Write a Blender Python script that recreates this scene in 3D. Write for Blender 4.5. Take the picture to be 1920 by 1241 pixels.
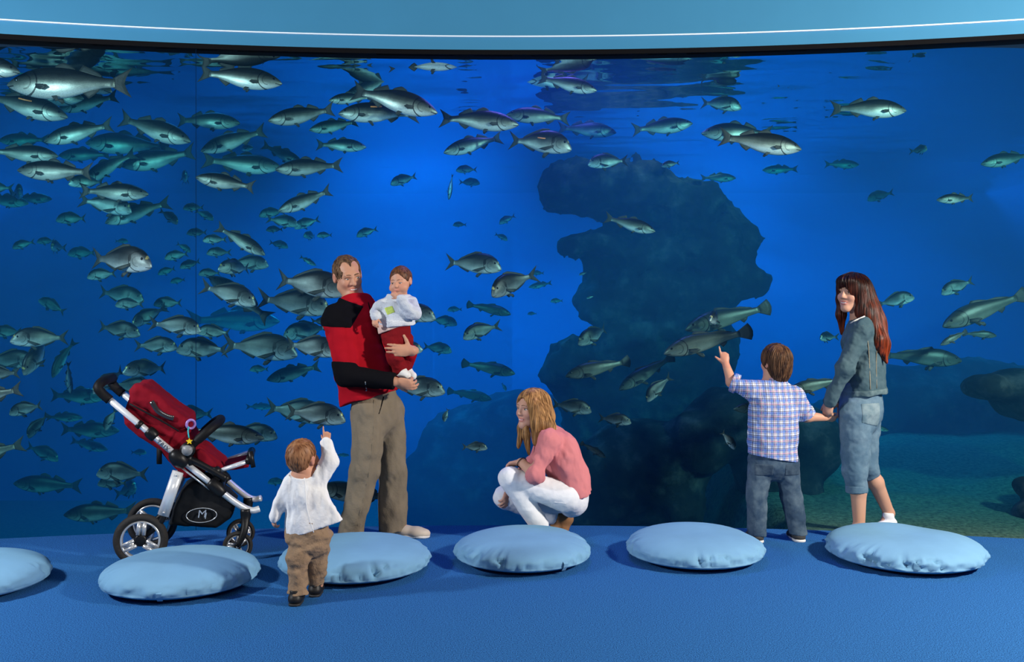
import bpy, bmesh, math, random
import numpy as np
from mathutils import Vector, Matrix

for o in list(bpy.data.objects):
    bpy.data.objects.remove(o, do_unlink=True)
S = bpy.context.scene
COL = S.collection
R = math.radians

# ------------------------------------------------------------------ camera, world, lights, exposure
F = 1800.0            # focal length in pixels of the 1920 px wide frame
CAM_Z = 1.44
HZ = 581.0            # pixel row of the horizon
cam_d = bpy.data.cameras.new('camera')
cam = bpy.data.objects.new('camera', cam_d)
COL.objects.link(cam)
cam.location = (0, 0, CAM_Z)
cam.rotation_euler = (R(90), 0, 0)
cam_d.sensor_width = 36.0
cam_d.lens = 36.0 * F / 1920.0
cam_d.shift_y = (HZ - 620.5) / 1920.0
cam_d.clip_start = 0.05
cam_d.clip_end = 100
S.camera = cam

w = bpy.data.worlds.new('room_dark')
w.use_nodes = True
w.node_tree.nodes['Background'].inputs[0].default_value = (0.16, 0.32, 0.6, 1)
w.node_tree.nodes['Background'].inputs[1].default_value = 0.08
S.world = w


def lamp(name, kind, loc, target, power, col, size=1.0, size_y=None, spot=None, blend=0.4):
    d = bpy.data.lights.new(name, kind)
    d.energy = power
    d.color = col
    if kind == 'AREA':
        d.shape = 'RECTANGLE' if size_y else 'DISK'
        d.size = size
        if size_y:
            d.size_y = size_y
    else:
        d.shadow_soft_size = size
    if kind == 'SPOT':
        d.spot_size = R(spot)
        d.spot_blend = blend
    o = bpy.data.objects.new(name, d)
    COL.objects.link(o)
    o.location = loc
    v = Vector(target) - Vector(loc)
    o.rotation_euler = v.to_track_quat('-Z', 'Y').to_euler()
    return o


# studio flashes of the room: a key from the right, a rim from the left, a soft front fill
lamp('flash_right', 'AREA', (4.6, 3.2, 2.9), (-0.4, 5.9, 0.7), 360, (1.0, 0.92, 0.82), 0.35)
lamp('flash_left', 'AREA', (-4.3, 3.6, 2.6), (0.2, 6.0, 0.9), 150, (0.93, 0.96, 1.0), 0.4)
lamp('flash_front', 'AREA', (0.6, -0.6, 3.3), (0.2, 6.0, 1.3), 52, (1.0, 0.97, 0.93), 0.9)
# cove lights washing the fascia over the window and the carpet in front
lamp('cove_light', 'AREA', (0.0, 3.2, 4.3), (0.0, 6.4, 3.4), 8, (0.8, 0.92, 1.0), 5.0, 0.4)
# lamps over the tank
for x, y, p in ((-1.2, 11.6, 1.0), (2.8, 12.0, 0.72), (-5.0, 11.0, 0.35), (5.6, 11.6, 0.35)):
    lamp('tank_lamp', 'AREA', (x, y, 4.4), (x, y + 0.5, 0.0), 600 * p, (0.015, 0.36, 1.0), 1.6)
for x, y, p, c in ((0.3, 7.3, 60, (0.24, 0.15, 1.0)), (-2.8, 8.4, 18, (0.02, 0.30, 1.0)), (3.2, 8.6, 16, (0.02, 0.30, 1.0)), (0.9, 8.4, 12, (0.16, 0.20, 1.0))):  # the weak ones are added to light the haze before the rocks
    lamp('tank_lamp', 'AREA', (x, y, 4.2), (x, y + 0.2, 0.0), p, c, 0.9)

# a white lamp over the tall rock
lamp('tank_lamp', 'SPOT', (1.3, 8.3, 4.5), (1.45, 9.5, 2.6), 230, (1.0, 0.74, 0.62), 0.15, spot=62, blend=0.6)

S.view_settings.view_transform = 'Standard'
S.view_settings.look = 'None'
S.view_settings.gamma = 1.0
S.view_settings.use_curve_mapping = False
S.view_settings.exposure = 0.0
cy = S.cycles
cy.use_denoising = True
cy.max_bounces = 6
cy.diffuse_bounces = 2
cy.glossy_bounces = 3
cy.transmission_bounces = 4
cy.transparent_max_bounces = 16
cy.volume_bounces = 0
cy.caustics_reflective = False
cy.caustics_refractive = False
cy.sample_clamp_indirect = 3.0

# ------------------------------------------------------------------ helpers


def P(px, py, d):
    """point of the place seen at pixel (px, py), d metres from the camera plane"""
    return Vector(((px - 960.0) / F * d, d, CAM_Z + (HZ - py) / F * d))


def G(px, d, z):
    return Vector(((px - 960.0) / F * d, d, z))


def tag(o, label=None, cat=None, group=None, kind=None):
    if label:
        o['label'] = label
    if cat:
        o['category'] = cat
    if group:
        o['group'] = group
    if kind:
        o['kind'] = kind
    return o


def empty(name, loc, label, cat, group=None):
    o = bpy.data.objects.new(name, None)
    COL.objects.link(o)
    o.location = loc
    o.empty_display_size = 0.1
    return tag(o, label, cat, group)


def link(name, me, mat=None, parent=None, loc=None):
    """link a mesh given in world coordinates; under a parent it is stored relative to the parent's place"""
    o = bpy.data.objects.new(name, me)
    COL.objects.link(o)
    if mat is not None and not me.materials:
        me.materials.append(mat)
    if parent is not None:
        o.parent = parent
        base = world_loc(parent)
        me.transform(Matrix.Translation(-base))
    elif loc is not None:
        me.transform(Matrix.Translation(-Vector(loc)))
        o.location = loc
    return o


def world_loc(o):
    v = Vector((0, 0, 0))
    while o is not None:
        v += o.location
        o = o.parent
    return v


def mesh_from(name, verts, faces, smooth=True):
    me = bpy.data.meshes.new(name)
    me.from_pydata([tuple(v) for v in verts], [], faces)
    me.update()
    if smooth:
        me.polygons.foreach_set('use_smooth', [True] * len(me.polygons))
    return me


def bm_mesh(name, bm, smooth=True):
    me = bpy.data.meshes.new(name)
    bmesh.ops.recalc_face_normals(bm, faces=bm.faces)
    bm.to_mesh(me)
    bm.free()
    if smooth:
        me.polygons.foreach_set('use_smooth', [True] * len(me.polygons))
    return me


def nd(nt, typ, **kw):
    n = nt.nodes.new(typ)
    for k, v in kw.items():
        if k.startswith('i_'):
            n.inputs[k[2:].replace('_', ' ')].default_value = v
        else:
            setattr(n, k, v)
    return n


def material(name, col, rough=0.6, spec=0.3, metal=0.0, noise=None, bump=None, sheen=0.0, coat=0.0):
    """principled material; noise = (scale, dark factor), bump = (scale, strength)"""
    m = bpy.data.materials.new(name)
    m.use_nodes = True
    nt = m.node_tree
    b = nt.nodes['Principled BSDF']
    b.inputs['Base Color'].default_value = (*col, 1)
    b.inputs['Roughness'].default_value = rough
    b.inputs['Specular IOR Level'].default_value = spec
    b.inputs['Metallic'].default_value = metal
    b.inputs['Sheen Weight'].default_value = sheen
    b.inputs['Coat Weight'].default_value = coat
    if noise or bump:
        tc = nd(nt, 'ShaderNodeTexCoord')
    if noise:
        n = nd(nt, 'ShaderNodeTexNoise', i_Scale=noise[0], i_Detail=4.0)
        nt.links.new(tc.outputs['Object'], n.inputs['Vector'])
        mx = nd(nt, 'ShaderNodeMix', data_type='RGBA')
        mx.inputs['A'].default_value = (*[c * noise[1] for c in col], 1)
        mx.inputs['B'].default_value = (*[min(1, c * (2 - noise[1])) for c in col], 1)
        nt.links.new(n.outputs['Fac'], mx.inputs['Factor'])
        nt.links.new(mx.outputs['Result'], b.inputs['Base Color'])
    if bump:
        n2 = nd(nt, 'ShaderNodeTexNoise', i_Scale=bump[0], i_Detail=5.0)
        nt.links.new(tc.outputs['Object'], n2.inputs['Vector'])
        bp = nd(nt, 'ShaderNodeBump', i_Strength=bump[1], i_Distance=0.01)
        nt.links.new(n2.outputs['Fac'], bp.inputs['Height'])
        nt.links.new(bp.outputs['Normal'], b.inputs['Normal'])
    return m


# ---- numpy noise ---------------------------------------------------------------------------
_rs = np.random.RandomState(7)
_LAT = _rs.rand(32, 32, 32).astype(np.float32)


def vnoise(x, y, z):
    """smooth value noise, 0..1, of arrays"""
    xi, yi, zi = np.floor(x).astype(int), np.floor(y).astype(int), np.floor(z).astype(int)
    fx, fy, fz = x - xi, y - yi, z - zi
    fx, fy, fz = [f * f * (3 - 2 * f) for f in (fx, fy, fz)]
    r = 0
    for a in (0, 1):
        for b in (0, 1):
            for c in (0, 1):
                wgt = (fx if a else 1 - fx) * (fy if b else 1 - fy) * (fz if c else 1 - fz)
                r = r + wgt * _LAT[(xi + a) % 32, (yi + b) % 32, (zi + c) % 32]
    return r


def fbm(x, y, z, oct=4):
    r, a, t = 0, 0.5, 0
    for i in range(oct):
        r = r + a * vnoise(x, y, z)
        t += a
        x, y, z, a = x * 2.03 + 7.1, y * 2.03 + 3.7, z * 2.03 + 1.3, a * 0.5
    return r / t


# ---- signed distance fields -> smooth one-piece meshes ---------------------------------------
class SDF:
    """smooth union of tapered limbs and ellipsoids, turned into one continuous mesh"""

    def __init__(self):
        self.ops = []

    def cone(self, a, b, ra, rb, k=0.02, n=None, s=1.0, sub=False):
        """tapered capsule a->b; n/s: flattened by s along the direction n"""
        self.ops.append(('c', np.array(a, float), np.array(b, float), ra, rb, k, None if n is None else np.array(n, float), s, sub))
        return self

    def chain(self, pts, rad, k=0.02, n=None, s=1.0):
        for i in range(len(pts) - 1):
            self.cone(pts[i], pts[i + 1], rad[i], rad[i + 1], k, n, s)
        return self

    def ell(self, c, r, M=None, k=0.02, sub=False):
        """ellipsoid, radii r along the columns of M"""
        self.ops.append(('e', np.array(c, float), np.array(r, float), np.eye(3) if M is None else np.array(M, float), None, k, None, 1, sub))
        return self

    def extend(self, other, grow=0.0):
        for op in other.ops:
            op = list(op)
            if op[0] == 'c':
                op[3] += grow
                op[4] += grow
            else:
                op[2] = op[2] + grow
            self.ops.append(tuple(op))
        return self

    def bounds(self):
        lo, hi = np.full(3, 1e9), np.full(3, -1e9)
        for op in self.ops:
            if op[8]:
                continue
            if op[0] == 'c':
                for p, r in ((op[1], op[3]), (op[2], op[4])):
                    lo, hi = np.minimum(lo, p - r), np.maximum(hi, p + r)
            else:
                e = np.abs(op[3]) @ op[2]
                lo, hi = np.minimum(lo, op[1] - e), np.maximum(hi, op[1] + e)
        return lo, hi

    def grid(self, h, pad=0.03):
        lo, hi = self.bounds()
        lo, hi = lo - pad, hi + pad
        n = np.ceil((hi - lo) / h).astype(int) + 1
        self.lo, self.h, self.n = lo, h, n
        f = np.full(n, 1.0, np.float32)
        ax = [(lo[i] + h * np.arange(n[i])).astype(np.float32) for i in range(3)]
        self.ax = ax
        for op in self.ops:
            k = op[5]
            if op[0] == 'c':
                a, b, ra, rb = op[1:5]
                m = k * 1.5 + 0.02
                blo = np.minimum(a - ra, b - rb) - m
                bhi = np.maximum(a + ra, b + rb) + m
            else:
                e = np.abs(op[3]) @ op[2] + k * 1.5 + 0.02
                blo, bhi = op[1] - e, op[1] + e
            i0 = np.clip(np.floor((blo - lo) / h).astype(int), 0, n - 1)
            i1 = np.clip(np.ceil((bhi - lo) / h).astype(int) + 1, 1, n)
            if np.any(i1 <= i0):
                continue
            sl = tuple(slice(i0[i], i1[i]) for i in range(3))
            X = ax[0][sl[0]][:, None, None]
            Y = ax[1][sl[1]][None, :, None]
            Z = ax[2][sl[2]][None, None, :]
            if op[0] == 'c':
                d = b - a
                px, py, pz = X - a[0], Y - a[1], Z - a[2]
                nv, s = op[6], op[7]
                if nv is not None and s != 1.0:
                    nv = nv / np.linalg.norm(nv)
                    q = px * nv[0] + py * nv[1] + pz * nv[2]
                    g = (1.0 / s - 1.0)
                    px, py, pz = px + nv[0] * q * g, py + nv[1] * q * g, pz + nv[2] * q * g
                    d = d + nv * (d @ nv) * g
                L = max(float(d @ d), 1e-9)
                t = np.clip((px * d[0] + py * d[1] + pz * d[2]) / L, 0, 1)
                v = np.sqrt((px - t * d[0]) ** 2 + (py - t * d[1]) ** 2 + (pz - t * d[2]) ** 2) - (ra + (rb - ra) * t)
                if nv is not None and s < 1:
                    v = v * s ** 0.5
            else:
                M, r = op[3], op[2]
                px, py, pz = X - op[1][0], Y - op[1][1], Z - op[1][2]
                u = [(px * M[0, j] + py * M[1, j] + pz * M[2, j]) / r[j] for j in range(3)]
                q = np.sqrt(u[0] ** 2 + u[1] ** 2 + u[2] ** 2)
                g = np.sqrt((u[0] / r[0]) ** 2 + (u[1] / r[1]) ** 2 + (u[2] / r[2]) ** 2)
                v = q * (q - 1) / np.maximum(g, 1e-6)
            c = f[sl]
            if op[8]:
                hh = np.clip(0.5 - 0.5 * (c + v) / max(k, 1e-6), 0, 1)
                f[sl] = c * (1 - hh) - v * hh + k * hh * (1 - hh)
            else:
                hh = np.clip(0.5 + 0.5 * (v - c) / max(k, 1e-6), 0, 1)
                f[sl] = v * (1 - hh) + c * hh - k * hh * (1 - hh)
        self.f = f
        return self

    def XYZ(self):
        return self.ax[0][:, None, None], self.ax[1][None, :, None], self.ax[2][None, None, :]

    def cut(self, p, nrm, near=None):
        """keep what lies behind the plane at p with outward normal nrm (only inside the ball near)"""
        X, Y, Z = self.XYZ()
        nrm = np.array(nrm, float)
        nrm /= np.linalg.norm(nrm)
        v = ((X - p[0]) * nrm[0] + (Y - p[1]) * nrm[1] + (Z - p[2]) * nrm[2]).astype(np.float32)
        if near is not None:
            c, r = near
            ball = (X - c[0]) ** 2 + (Y - c[1]) ** 2 + (Z - c[2]) ** 2 < r * r
            self.f = np.where(ball, np.maximum(self.f, v), self.f)
        else:
            self.f = np.maximum(self.f, v)
        return self

    def ripple(self, amp, sx, sy, sz, oct=2, seed=0.0, M=None):
        """push the surface in and out by noise of the given frequencies"""
        lo, hi = 0, 0
        near = np.argwhere(np.abs(self.f) < amp * 3 + self.h * 3)
        p = self.lo + near * self.h
        if M is not None:
            p = p @ np.array(M)
        v = fbm(p[:, 0] * sx + seed, p[:, 1] * sy + seed * 1.7, p[:, 2] * sz + seed * 0.6, oct) - 0.5
        self.f[near[:, 0], near[:, 1], near[:, 2]] += (amp * 2 * v).astype(np.float32)
        return self

    def mesh(self, name, relax=1):
        f, h, lo = self.f, self.h, self.lo
        s = f < 0
        nx, ny, nz = f.shape
        cs = np.zeros((nx - 1, ny - 1, nz - 1), np.int8)
        for a in (0, 1):
            for b in (0, 1):
                for c in (0, 1):
                    cs += s[a:nx - 1 + a, b:ny - 1 + b, c:nz - 1 + c]
        act = np.argwhere((cs > 0) & (cs < 8))
        if len(act) == 0:
            return bpy.data.meshes.new(name)
        idx = np.full(cs.shape, -1, np.int64)
        idx[act[:, 0], act[:, 1], act[:, 2]] = np.arange(len(act))
        acc = np.zeros((len(act), 3))
        cnt = np.zeros(len(act))
        for ax_ in range(3):
            o1, o2 = [i for i in range(3) if i != ax_]
            for u in (0, 1):
                for v in (0, 1):
                    p0 = act.copy()
                    p0[:, o1] += u
                    p0[:, o2] += v
                    p1 = p0.copy()
                    p1[:, ax_] += 1
                    f0 = f[p0[:, 0], p0[:, 1], p0[:, 2]]
                    f1 = f[p1[:, 0], p1[:, 1], p1[:, 2]]
                    m = (f0 < 0) != (f1 < 0)
                    t = f0 / np.where(np.abs(f0 - f1) < 1e-9, 1e-9, f0 - f1)
                    q = p0.astype(float)
                    q[:, ax_] += t
                    acc[m] += q[m]
                    cnt[m] += 1
        V = acc / np.maximum(cnt, 1)[:, None]
        faces = []
        for ax_ in range(3):
            o1, o2 = [(1, 2), (2, 0), (0, 1)][ax_]
            sl0 = [slice(None)] * 3
            sl1 = [slice(None)] * 3
            sl0[ax_], sl1[ax_] = slice(0, -1), slice(1, None)
            e = np.argwhere(s[tuple(sl0)] != s[tuple(sl1)])
            ok = (e[:, o1] > 0) & (e[:, o2] > 0) & (e[:, o1] < f.shape[o1] - 1) & (e[:, o2] < f.shape[o2] - 1)
            e = e[ok]
            q = []
            for (u, v) in ((-1, -1), (0, -1), (0, 0), (-1, 0)):
                c = e.copy()
                c[:, o1] += u
                c[:, o2] += v
                q.append(idx[c[:, 0], c[:, 1], c[:, 2]])
            q = np.stack(q, 1)
            inside = s[e[:, 0], e[:, 1], e[:, 2]]
            q[~inside] = q[~inside][:, ::-1]
            faces.append(q)
        Q = np.concatenate(faces)
        for _ in range(relax):
            sm, ct = np.zeros_like(V), np.zeros(len(V))
            for i in range(4):
                a, b = Q[:, i], Q[:, (i + 1) % 4]
                for c in range(3):
                    sm[:, c] += np.bincount(a, V[b, c], len(V)) + np.bincount(b, V[a, c], len(V))
                ct += np.bincount(a, minlength=len(V)) + np.bincount(b, minlength=len(V))
            V = V * 0.45 + 0.55 * sm / np.maximum(ct, 1)[:, None]
        V = lo + V * h
        me = bpy.data.meshes.new(name)
        me.vertices.add(len(V))
        me.vertices.foreach_set('co', V.astype(np.float32).ravel())
        me.loops.add(Q.size)
        me.loops.foreach_set('vertex_index', Q.ravel().astype(np.int32))
        me.polygons.add(len(Q))
        me.polygons.foreach_set('loop_start', np.arange(0, Q.size, 4, dtype=np.int32))
        me.polygons.foreach_set('loop_total', np.full(len(Q), 4, np.int32))
        me.polygons.foreach_set('use_smooth', np.ones(len(Q), bool))
        me.update()
        me.validate()
        return me


def tube(bm, pts, rad, seg=12, cap=True, flat=1.0, up=None):
    """round tube through pts; rad a number or one per point; flat squashes it along 'up'"""
    pts = [Vector(p) for p in pts]
    n = len(pts)
    rad = [rad] * n if not hasattr(rad, '__len__') else rad
    rings, ref = [], Vector(up) if up is not None else None
    for i, p in enumerate(pts):
        t = (pts[min(i + 1, n - 1)] - pts[max(i - 1, 0)]).normalized()
        if ref is None:
            ref = Vector((0, 0, 1)) if abs(t.z) < 0.9 else Vector((1, 0, 0))
        u = (ref - t * ref.dot(t)).normalized()
        if up is None:
            ref = u
        v = t.cross(u)
        rings.append([bm.verts.new(p + u * math.cos(2 * math.pi * k / seg) * rad[i] * flat + v * math.sin(2 * math.pi * k / seg) * rad[i]) for k in range(seg)])
    for a, b in zip(rings, rings[1:]):
        for k in range(seg):
            bm.faces.new((a[k], a[(k + 1) % seg], b[(k + 1) % seg], b[k]))
    if cap:
        bm.faces.new(rings[0][::-1])
        bm.faces.new(rings[-1])
    return rings


def smooth_path(pts, sub=5):
    """Catmull-Rom through pts"""
    pts = [Vector(p) for p in pts]
    q = [pts[0] * 2 - pts[1]] + pts + [pts[-1] * 2 - pts[-2]]
    out = []
    for i in range(1, len(q) - 2):
        for j in range(sub):
            t = j / sub
            a, b, c, d = q[i - 1], q[i], q[i + 1], q[i + 2]
            out.append(0.5 * ((2 * b) + (c - a) * t + (2 * a - 5 * b + 4 * c - d) * t * t + (3 * b - a - 3 * c + d) * t ** 3))
    out.append(pts[-1])
    return out


def sphere(bm, c, r, M=None, seg=16, rings=10):
    mat = Matrix.Translation(Vector(c)) @ (M.to_4x4() if M is not None else Matrix()) @ Matrix.Diagonal((*(r if hasattr(r, '__len__') else (r, r, r)), 1))
    bmesh.ops.create_uvsphere(bm, u_segments=seg, v_segments=rings, radius=1.0, matrix=mat)


def box(bm, c, size, M=None, bevel=0.0):
    mat = Matrix.Translation(Vector(c)) @ (M.to_4x4() if M is not None else Matrix()) @ Matrix.Diagonal((*size, 1))
    r = bmesh.ops.create_cube(bm, size=1.0, matrix=mat)
    if bevel:
        es = list({e for v in r['verts'] for e in v.link_edges})
        bmesh.ops.bevel(bm, geom=es, offset=bevel, segments=2, affect='EDGES', clamp_overlap=True)
# ------------------------------------------------------------------ the setting
GR, GC = 14.0, 6.42 - 14.0      # radius and centre (y) of the curved window


def glass_y(x, off=0.0):
    r = GR + off
    return GC + math.sqrt(max(r * r - x * x, 0))


def arc_strip(name, z0, z1, off0, off1, mat, xm=6.0, n=96):
    """curved solid between heights z0..z1 and radii GR+off0..GR+off1"""
    bm = bmesh.new()
    cols = []
    am = math.asin(xm / GR)
    for i in range(n + 1):
        a = -am + 2 * am * i / n
        cols.append([bm.verts.new((math.sin(a) * (GR + o), GC + math.cos(a) * (GR + o), z)) for o, z in ((off0, z0), (off0, z1), (off1, z1), (off1, z0))])
    for a, b in zip(cols, cols[1:]):
        for k in range(4):
            bm.faces.new((a[k], b[k], b[(k + 1) % 4], a[(k + 1) % 4]))
    bm.faces.new(cols[0])
    bm.faces.new(cols[-1][::-1])
    me = bm_mesh(name, bm, False)
    o = link(name, me, mat)
    return tag(o, kind='structure')


# carpet
m = material('blue_carpet', (0.012, 0.075, 0.30), 0.95, 0.1)
nt = m.node_tree
b = nt.nodes['Principled BSDF']
tc = nd(nt, 'ShaderNodeTexCoord')
n1 = nd(nt, 'ShaderNodeTexNoise', i_Scale=190.0, i_Detail=3.0, i_Roughness=0.7)
n2 = nd(nt, 'ShaderNodeTexNoise', i_Scale=2.2, i_Detail=3.0)
cr = nd(nt, 'ShaderNodeValToRGB')
cr.color_ramp.elements[0].position = 0.34
cr.color_ramp.elements[0].color = (0.004, 0.026, 0.10, 1)
cr.color_ramp.elements[1].position = 0.68
cr.color_ramp.elements[1].color = (0.055, 0.27, 0.70, 1)
nt.links.new(tc.outputs['Object'], n1.inputs['Vector'])
nt.links.new(tc.outputs['Object'], n2.inputs['Vector'])
nt.links.new(n1.outputs['Fac'], cr.inputs['Fac'])
nt.links.new(cr.outputs['Color'], b.inputs['Base Color'])
bp = nd(nt, 'ShaderNodeBump', i_Strength=0.8, i_Distance=0.006)
nt.links.new(n1.outputs['Fac'], bp.inputs['Height'])
nt.links.new(bp.outputs['Normal'], b.inputs['Normal'])
bm = bmesh.new()
cols = []
for i in range(61):
    x = -7 + 14 * i / 60
    y = glass_y(x)
    cols.append([bm.verts.new(v) for v in ((x, y, 0), (x, -3.5, 0), (x, -3.5, -0.1), (x, y, -0.1))])
for a, c in zip(cols, cols[1:]):
    for k in range(4):
        bm.faces.new((a[k], a[(k + 1) % 4], c[(k + 1) % 4], c[k]))
tag(link('floor', bm_mesh('floor', bm, False), m), kind='structure')

# window of the tank: pane, black rim, panel joint
WT = 3.144
m = bpy.data.materials.new('acrylic')
m.use_nodes = True
nt = m.node_tree
nt.nodes.remove(nt.nodes['Principled BSDF'])
t = nd(nt, 'ShaderNodeBsdfTransparent')
t.inputs[0].default_value = (0.975, 0.985, 0.99, 1)
nt.links.new(t.outputs[0], nt.nodes['Material Output'].inputs['Surface'])
arc_strip('window_1', 0.0, WT, 0.0, 0.03, m)
m_black = material('black_rubber_rim', (0.003, 0.003, 0.004), 0.8, 0.1)
arc_strip('trim_1', WT, WT + 0.032, -0.012, 0.12, m_black)
m_fascia = material('pale_blue_paint', (0.04, 0.215, 0.38), 0.55, 0.3, noise=(3.0, 0.94), bump=(9.0, 0.05))
arc_strip('wall_fascia', WT + 0.032, WT + 0.114, -0.01, 0.12, m_fascia)
m_white = material('lit_edge_white', (0.82, 0.92, 1.0), 0.35, 0.5)  # lit top edge of the fascia band, put into the colour as white
arc_strip('trim_2', WT + 0.114, WT + 0.122, -0.028, 0.10, m_white)
arc_strip('wall_back', WT + 0.122, 4.6, 0.0, 0.12, m_fascia)
# the faint joint between two window panels
bm = bmesh.new()
xj = (375 - 960) / F * 6.36
box(bm, (xj, glass_y(xj, 0.012), WT / 2), (0.0022, 0.004, WT))
tag(link('trim_3', bm_mesh('trim_3', bm, False), material('panel_joint', (0.001, 0.012, 0.045), 0.8, 0.05)), kind='structure')

# the tank
TB, TX, WZ = 14.2, 8.5, 3.165     # back wall, half width, water level
m_tank = material('tank_paint', (0.03, 0.22, 0.60), 0.9, 0.1, noise=(0.8, 0.85))


def slab(name, lo, hi, mat):
    bm = bmesh.new()
    box(bm, [(a + c) / 2 for a, c in zip(lo, hi)], [c - a for a, c in zip(lo, hi)])
    return tag(link(name, bm_mesh(name, bm, False), mat), kind='structure')


slab('wall_tank_back', (-TX, TB, -2.0), (TX, TB + 0.2, 5), m_tank)
slab('wall_tank_left', (-TX - 0.2, 4.0, -2.0), (-TX, TB, 5), m_tank)
slab('wall_tank_right', (TX, 4.0, -2.0), (TX + 0.2, TB, 5), m_tank)

# gravel bed
m = material('algae_gravel', (0.10, 0.16, 0.11), 0.95, 0.1, bump=(60, 0.6))
nt = m.node_tree
b = nt.nodes['Principled BSDF']
tc = nd(nt, 'ShaderNodeTexCoord')
n1 = nd(nt, 'ShaderNodeTexNoise', i_Scale=30.0, i_Detail=6.0, i_Roughness=0.7)
cr = nd(nt, 'ShaderNodeValToRGB')
cr.color_ramp.elements[0].position = 0.35
cr.color_ramp.elements[0].color = (0.03, 0.055, 0.04, 1)
cr.color_ramp.elements[1].position = 0.7
cr.color_ramp.elements[1].color = (0.13, 0.20, 0.135, 1)
nt.links.new(tc.outputs['Object'], n1.inputs['Vector'])
nt.links.new(n1.outputs['Fac'], cr.inputs['Fac'])
nt.links.new(cr.outputs['Color'], b.inputs['Base Color'])
N = 120
xs = np.linspace(-TX, TX, N)
vv = []
for j in range(60):
    for i in range(N):
        x = xs[i]
        y0 = glass_y(x, 0.03) if abs(x) < 7 else glass_y(7, 0.03)
        t = (j / 59) ** 1.6
        vv.append((x, y0 + t * (TB - y0), 0.0))
vv = np.array(vv)
hgt = (fbm(vv[:, 0] * 1.4 + 40, vv[:, 1] * 1.4, vv[:, 1] * 0 + 3, 4) - 0.5) * 0.30 + (fbm(vv[:, 0] * 9, vv[:, 1] * 9, vv[:, 1] * 0, 2) - 0.5) * 0.04
far = np.clip((vv[:, 1] - 6.45) / 2.2, 0, 1)
rt = np.clip((vv[:, 0] - 1.25) / 0.7, 0, 1)
rt = rt * rt * (3 - 2 * rt)
vv[:, 2] = -0.03 + hgt * far * rt + 0.12 * np.clip((vv[:, 1] - 7.2) / 1.6, 0, 1) * rt - 1.35 * (1 - rt)
fc = [(j * N + i, j * N + i + 1, (j + 1) * N + i + 1, (j + 1) * N + i) for j in range(59) for i in range(N - 1)]
tag(link('ground_gravel_bed', mesh_from('gravel_bed', vv, fc), m), kind='structure')

# water body (volume only) and its rippled surface seen from below
m = bpy.data.materials.new('sea_water')
m.use_nodes = True
nt = m.node_tree
nt.nodes.remove(nt.nodes['Principled BSDF'])
va = nd(nt, 'ShaderNodeVolumeAbsorption', i_Density=0.65)
va.inputs['Color'].default_value = (0.0, 0.86, 0.94, 1)
vs = nd(nt, 'ShaderNodeVolumeScatter', i_Density=0.115, i_Anisotropy=0.0)
vs.inputs['Color'].default_value = (0.10, 0.42, 1.0, 1)
ad = nd(nt, 'ShaderNodeAddShader')
nt.links.new(va.outputs[0], ad.inputs[0])
nt.links.new(vs.outputs[0], ad.inputs[1])
nt.links.new(ad.outputs[0], nt.nodes['Material Output'].inputs['Volume'])
bm = bmesh.new()
cols = []
for i in range(49):
    x = -7.0 + 14.0 * i / 48
    y = glass_y(x, 0.031)
    cols.append([bm.verts.new(v) for v in ((x, y, -1.9), (x, y, WZ + 0.02), (x, TB, WZ + 0.02), (x, TB, -1.9))])
for a, c in zip(cols, cols[1:]):
    for k in range(4):
        bm.faces.new((a[k], c[k], c[(k + 1) % 4], a[(k + 1) % 4]))
bm.faces.new(cols[0])
bm.faces.new(cols[-1][::-1])
tag(link('water_body', bm_mesh('water_body', bm, False), m), kind='structure')

m = bpy.data.materials.new('water_surface')
m.use_nodes = True
nt = m.node_tree
nt.nodes.remove(nt.nodes['Principled BSDF'])
fr = nd(nt, 'ShaderNodeFresnel', i_IOR=1.333)
tr = nd(nt, 'ShaderNodeBsdfTransparent')
gl = nd(nt, 'ShaderNodeBsdfGlossy', i_Roughness=0.02)
mx = nd(nt, 'ShaderNodeMixShader')
nt.links.new(fr.outputs[0], mx.inputs[0])
nt.links.new(tr.outputs[0], mx.inputs[1])
nt.links.new(gl.outputs[0], mx.inputs[2])
nt.links.new(mx.outputs[0], nt.nodes['Material Output'].inputs['Surface'])
NX, NY = 260, 220
X, Y = np.meshgrid(np.linspace(-7, 7, NX), np.linspace(6.3, TB, NY))
x, y = X.ravel(), Y.ravel()
z = WZ + 0.030 * (fbm(x * 1.1, y * 2.2, x * 0 + 5, 2) - 0.5) + 0.012 * (fbm(x * 3.2 + 9, y * 6.5, x * 0, 2) - 0.5)
keep = y >= np.array([glass_y(a, 0.0) - 0.3 for a in x])
fc = [(j * NX + i, j * NX + i + 1, (j + 1) * NX + i + 1, (j + 1) * NX + i) for j in range(NY - 1) for i in range(NX - 1)]
y = np.maximum(y, np.array([glass_y(a, 0.033) for a in x]))
tag(link('water_surface', mesh_from('water_surface', np.stack([x, y, z], 1), fc), m), kind='structure')
# ------------------------------------------------------------------ rocks in the tank
m_rock = material('algae_rock', (0.05, 0.045, 0.04), 0.95, 0.1, bump=(14, 0.9))
nt = m_rock.node_tree
b = nt.nodes['Principled BSDF']
tc = nd(nt, 'ShaderNodeTexCoord')
n1 = nd(nt, 'ShaderNodeTexNoise', i_Scale=3.5, i_Detail=8.0, i_Roughness=0.65)
cr = nd(nt, 'ShaderNodeValToRGB')
cr.color_ramp.elements[0].position = 0.35
cr.color_ramp.elements[0].color = (0.005, 0.005, 0.006, 1)
cr.color_ramp.elements[1].position = 0.7
cr.color_ramp.elements[1].color = (0.13, 0.085, 0.085, 1)
e = cr.color_ramp.elements.new(0.52)
e.color = (0.024, 0.021, 0.020, 1)
nt.links.new(tc.outputs['Object'], n1.inputs['Vector'])
nt.links.new(n1.outputs['Fac'], cr.inputs['Fac'])
nt.links.new(cr.outputs['Color'], b.inputs['Base Color'])


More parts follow.
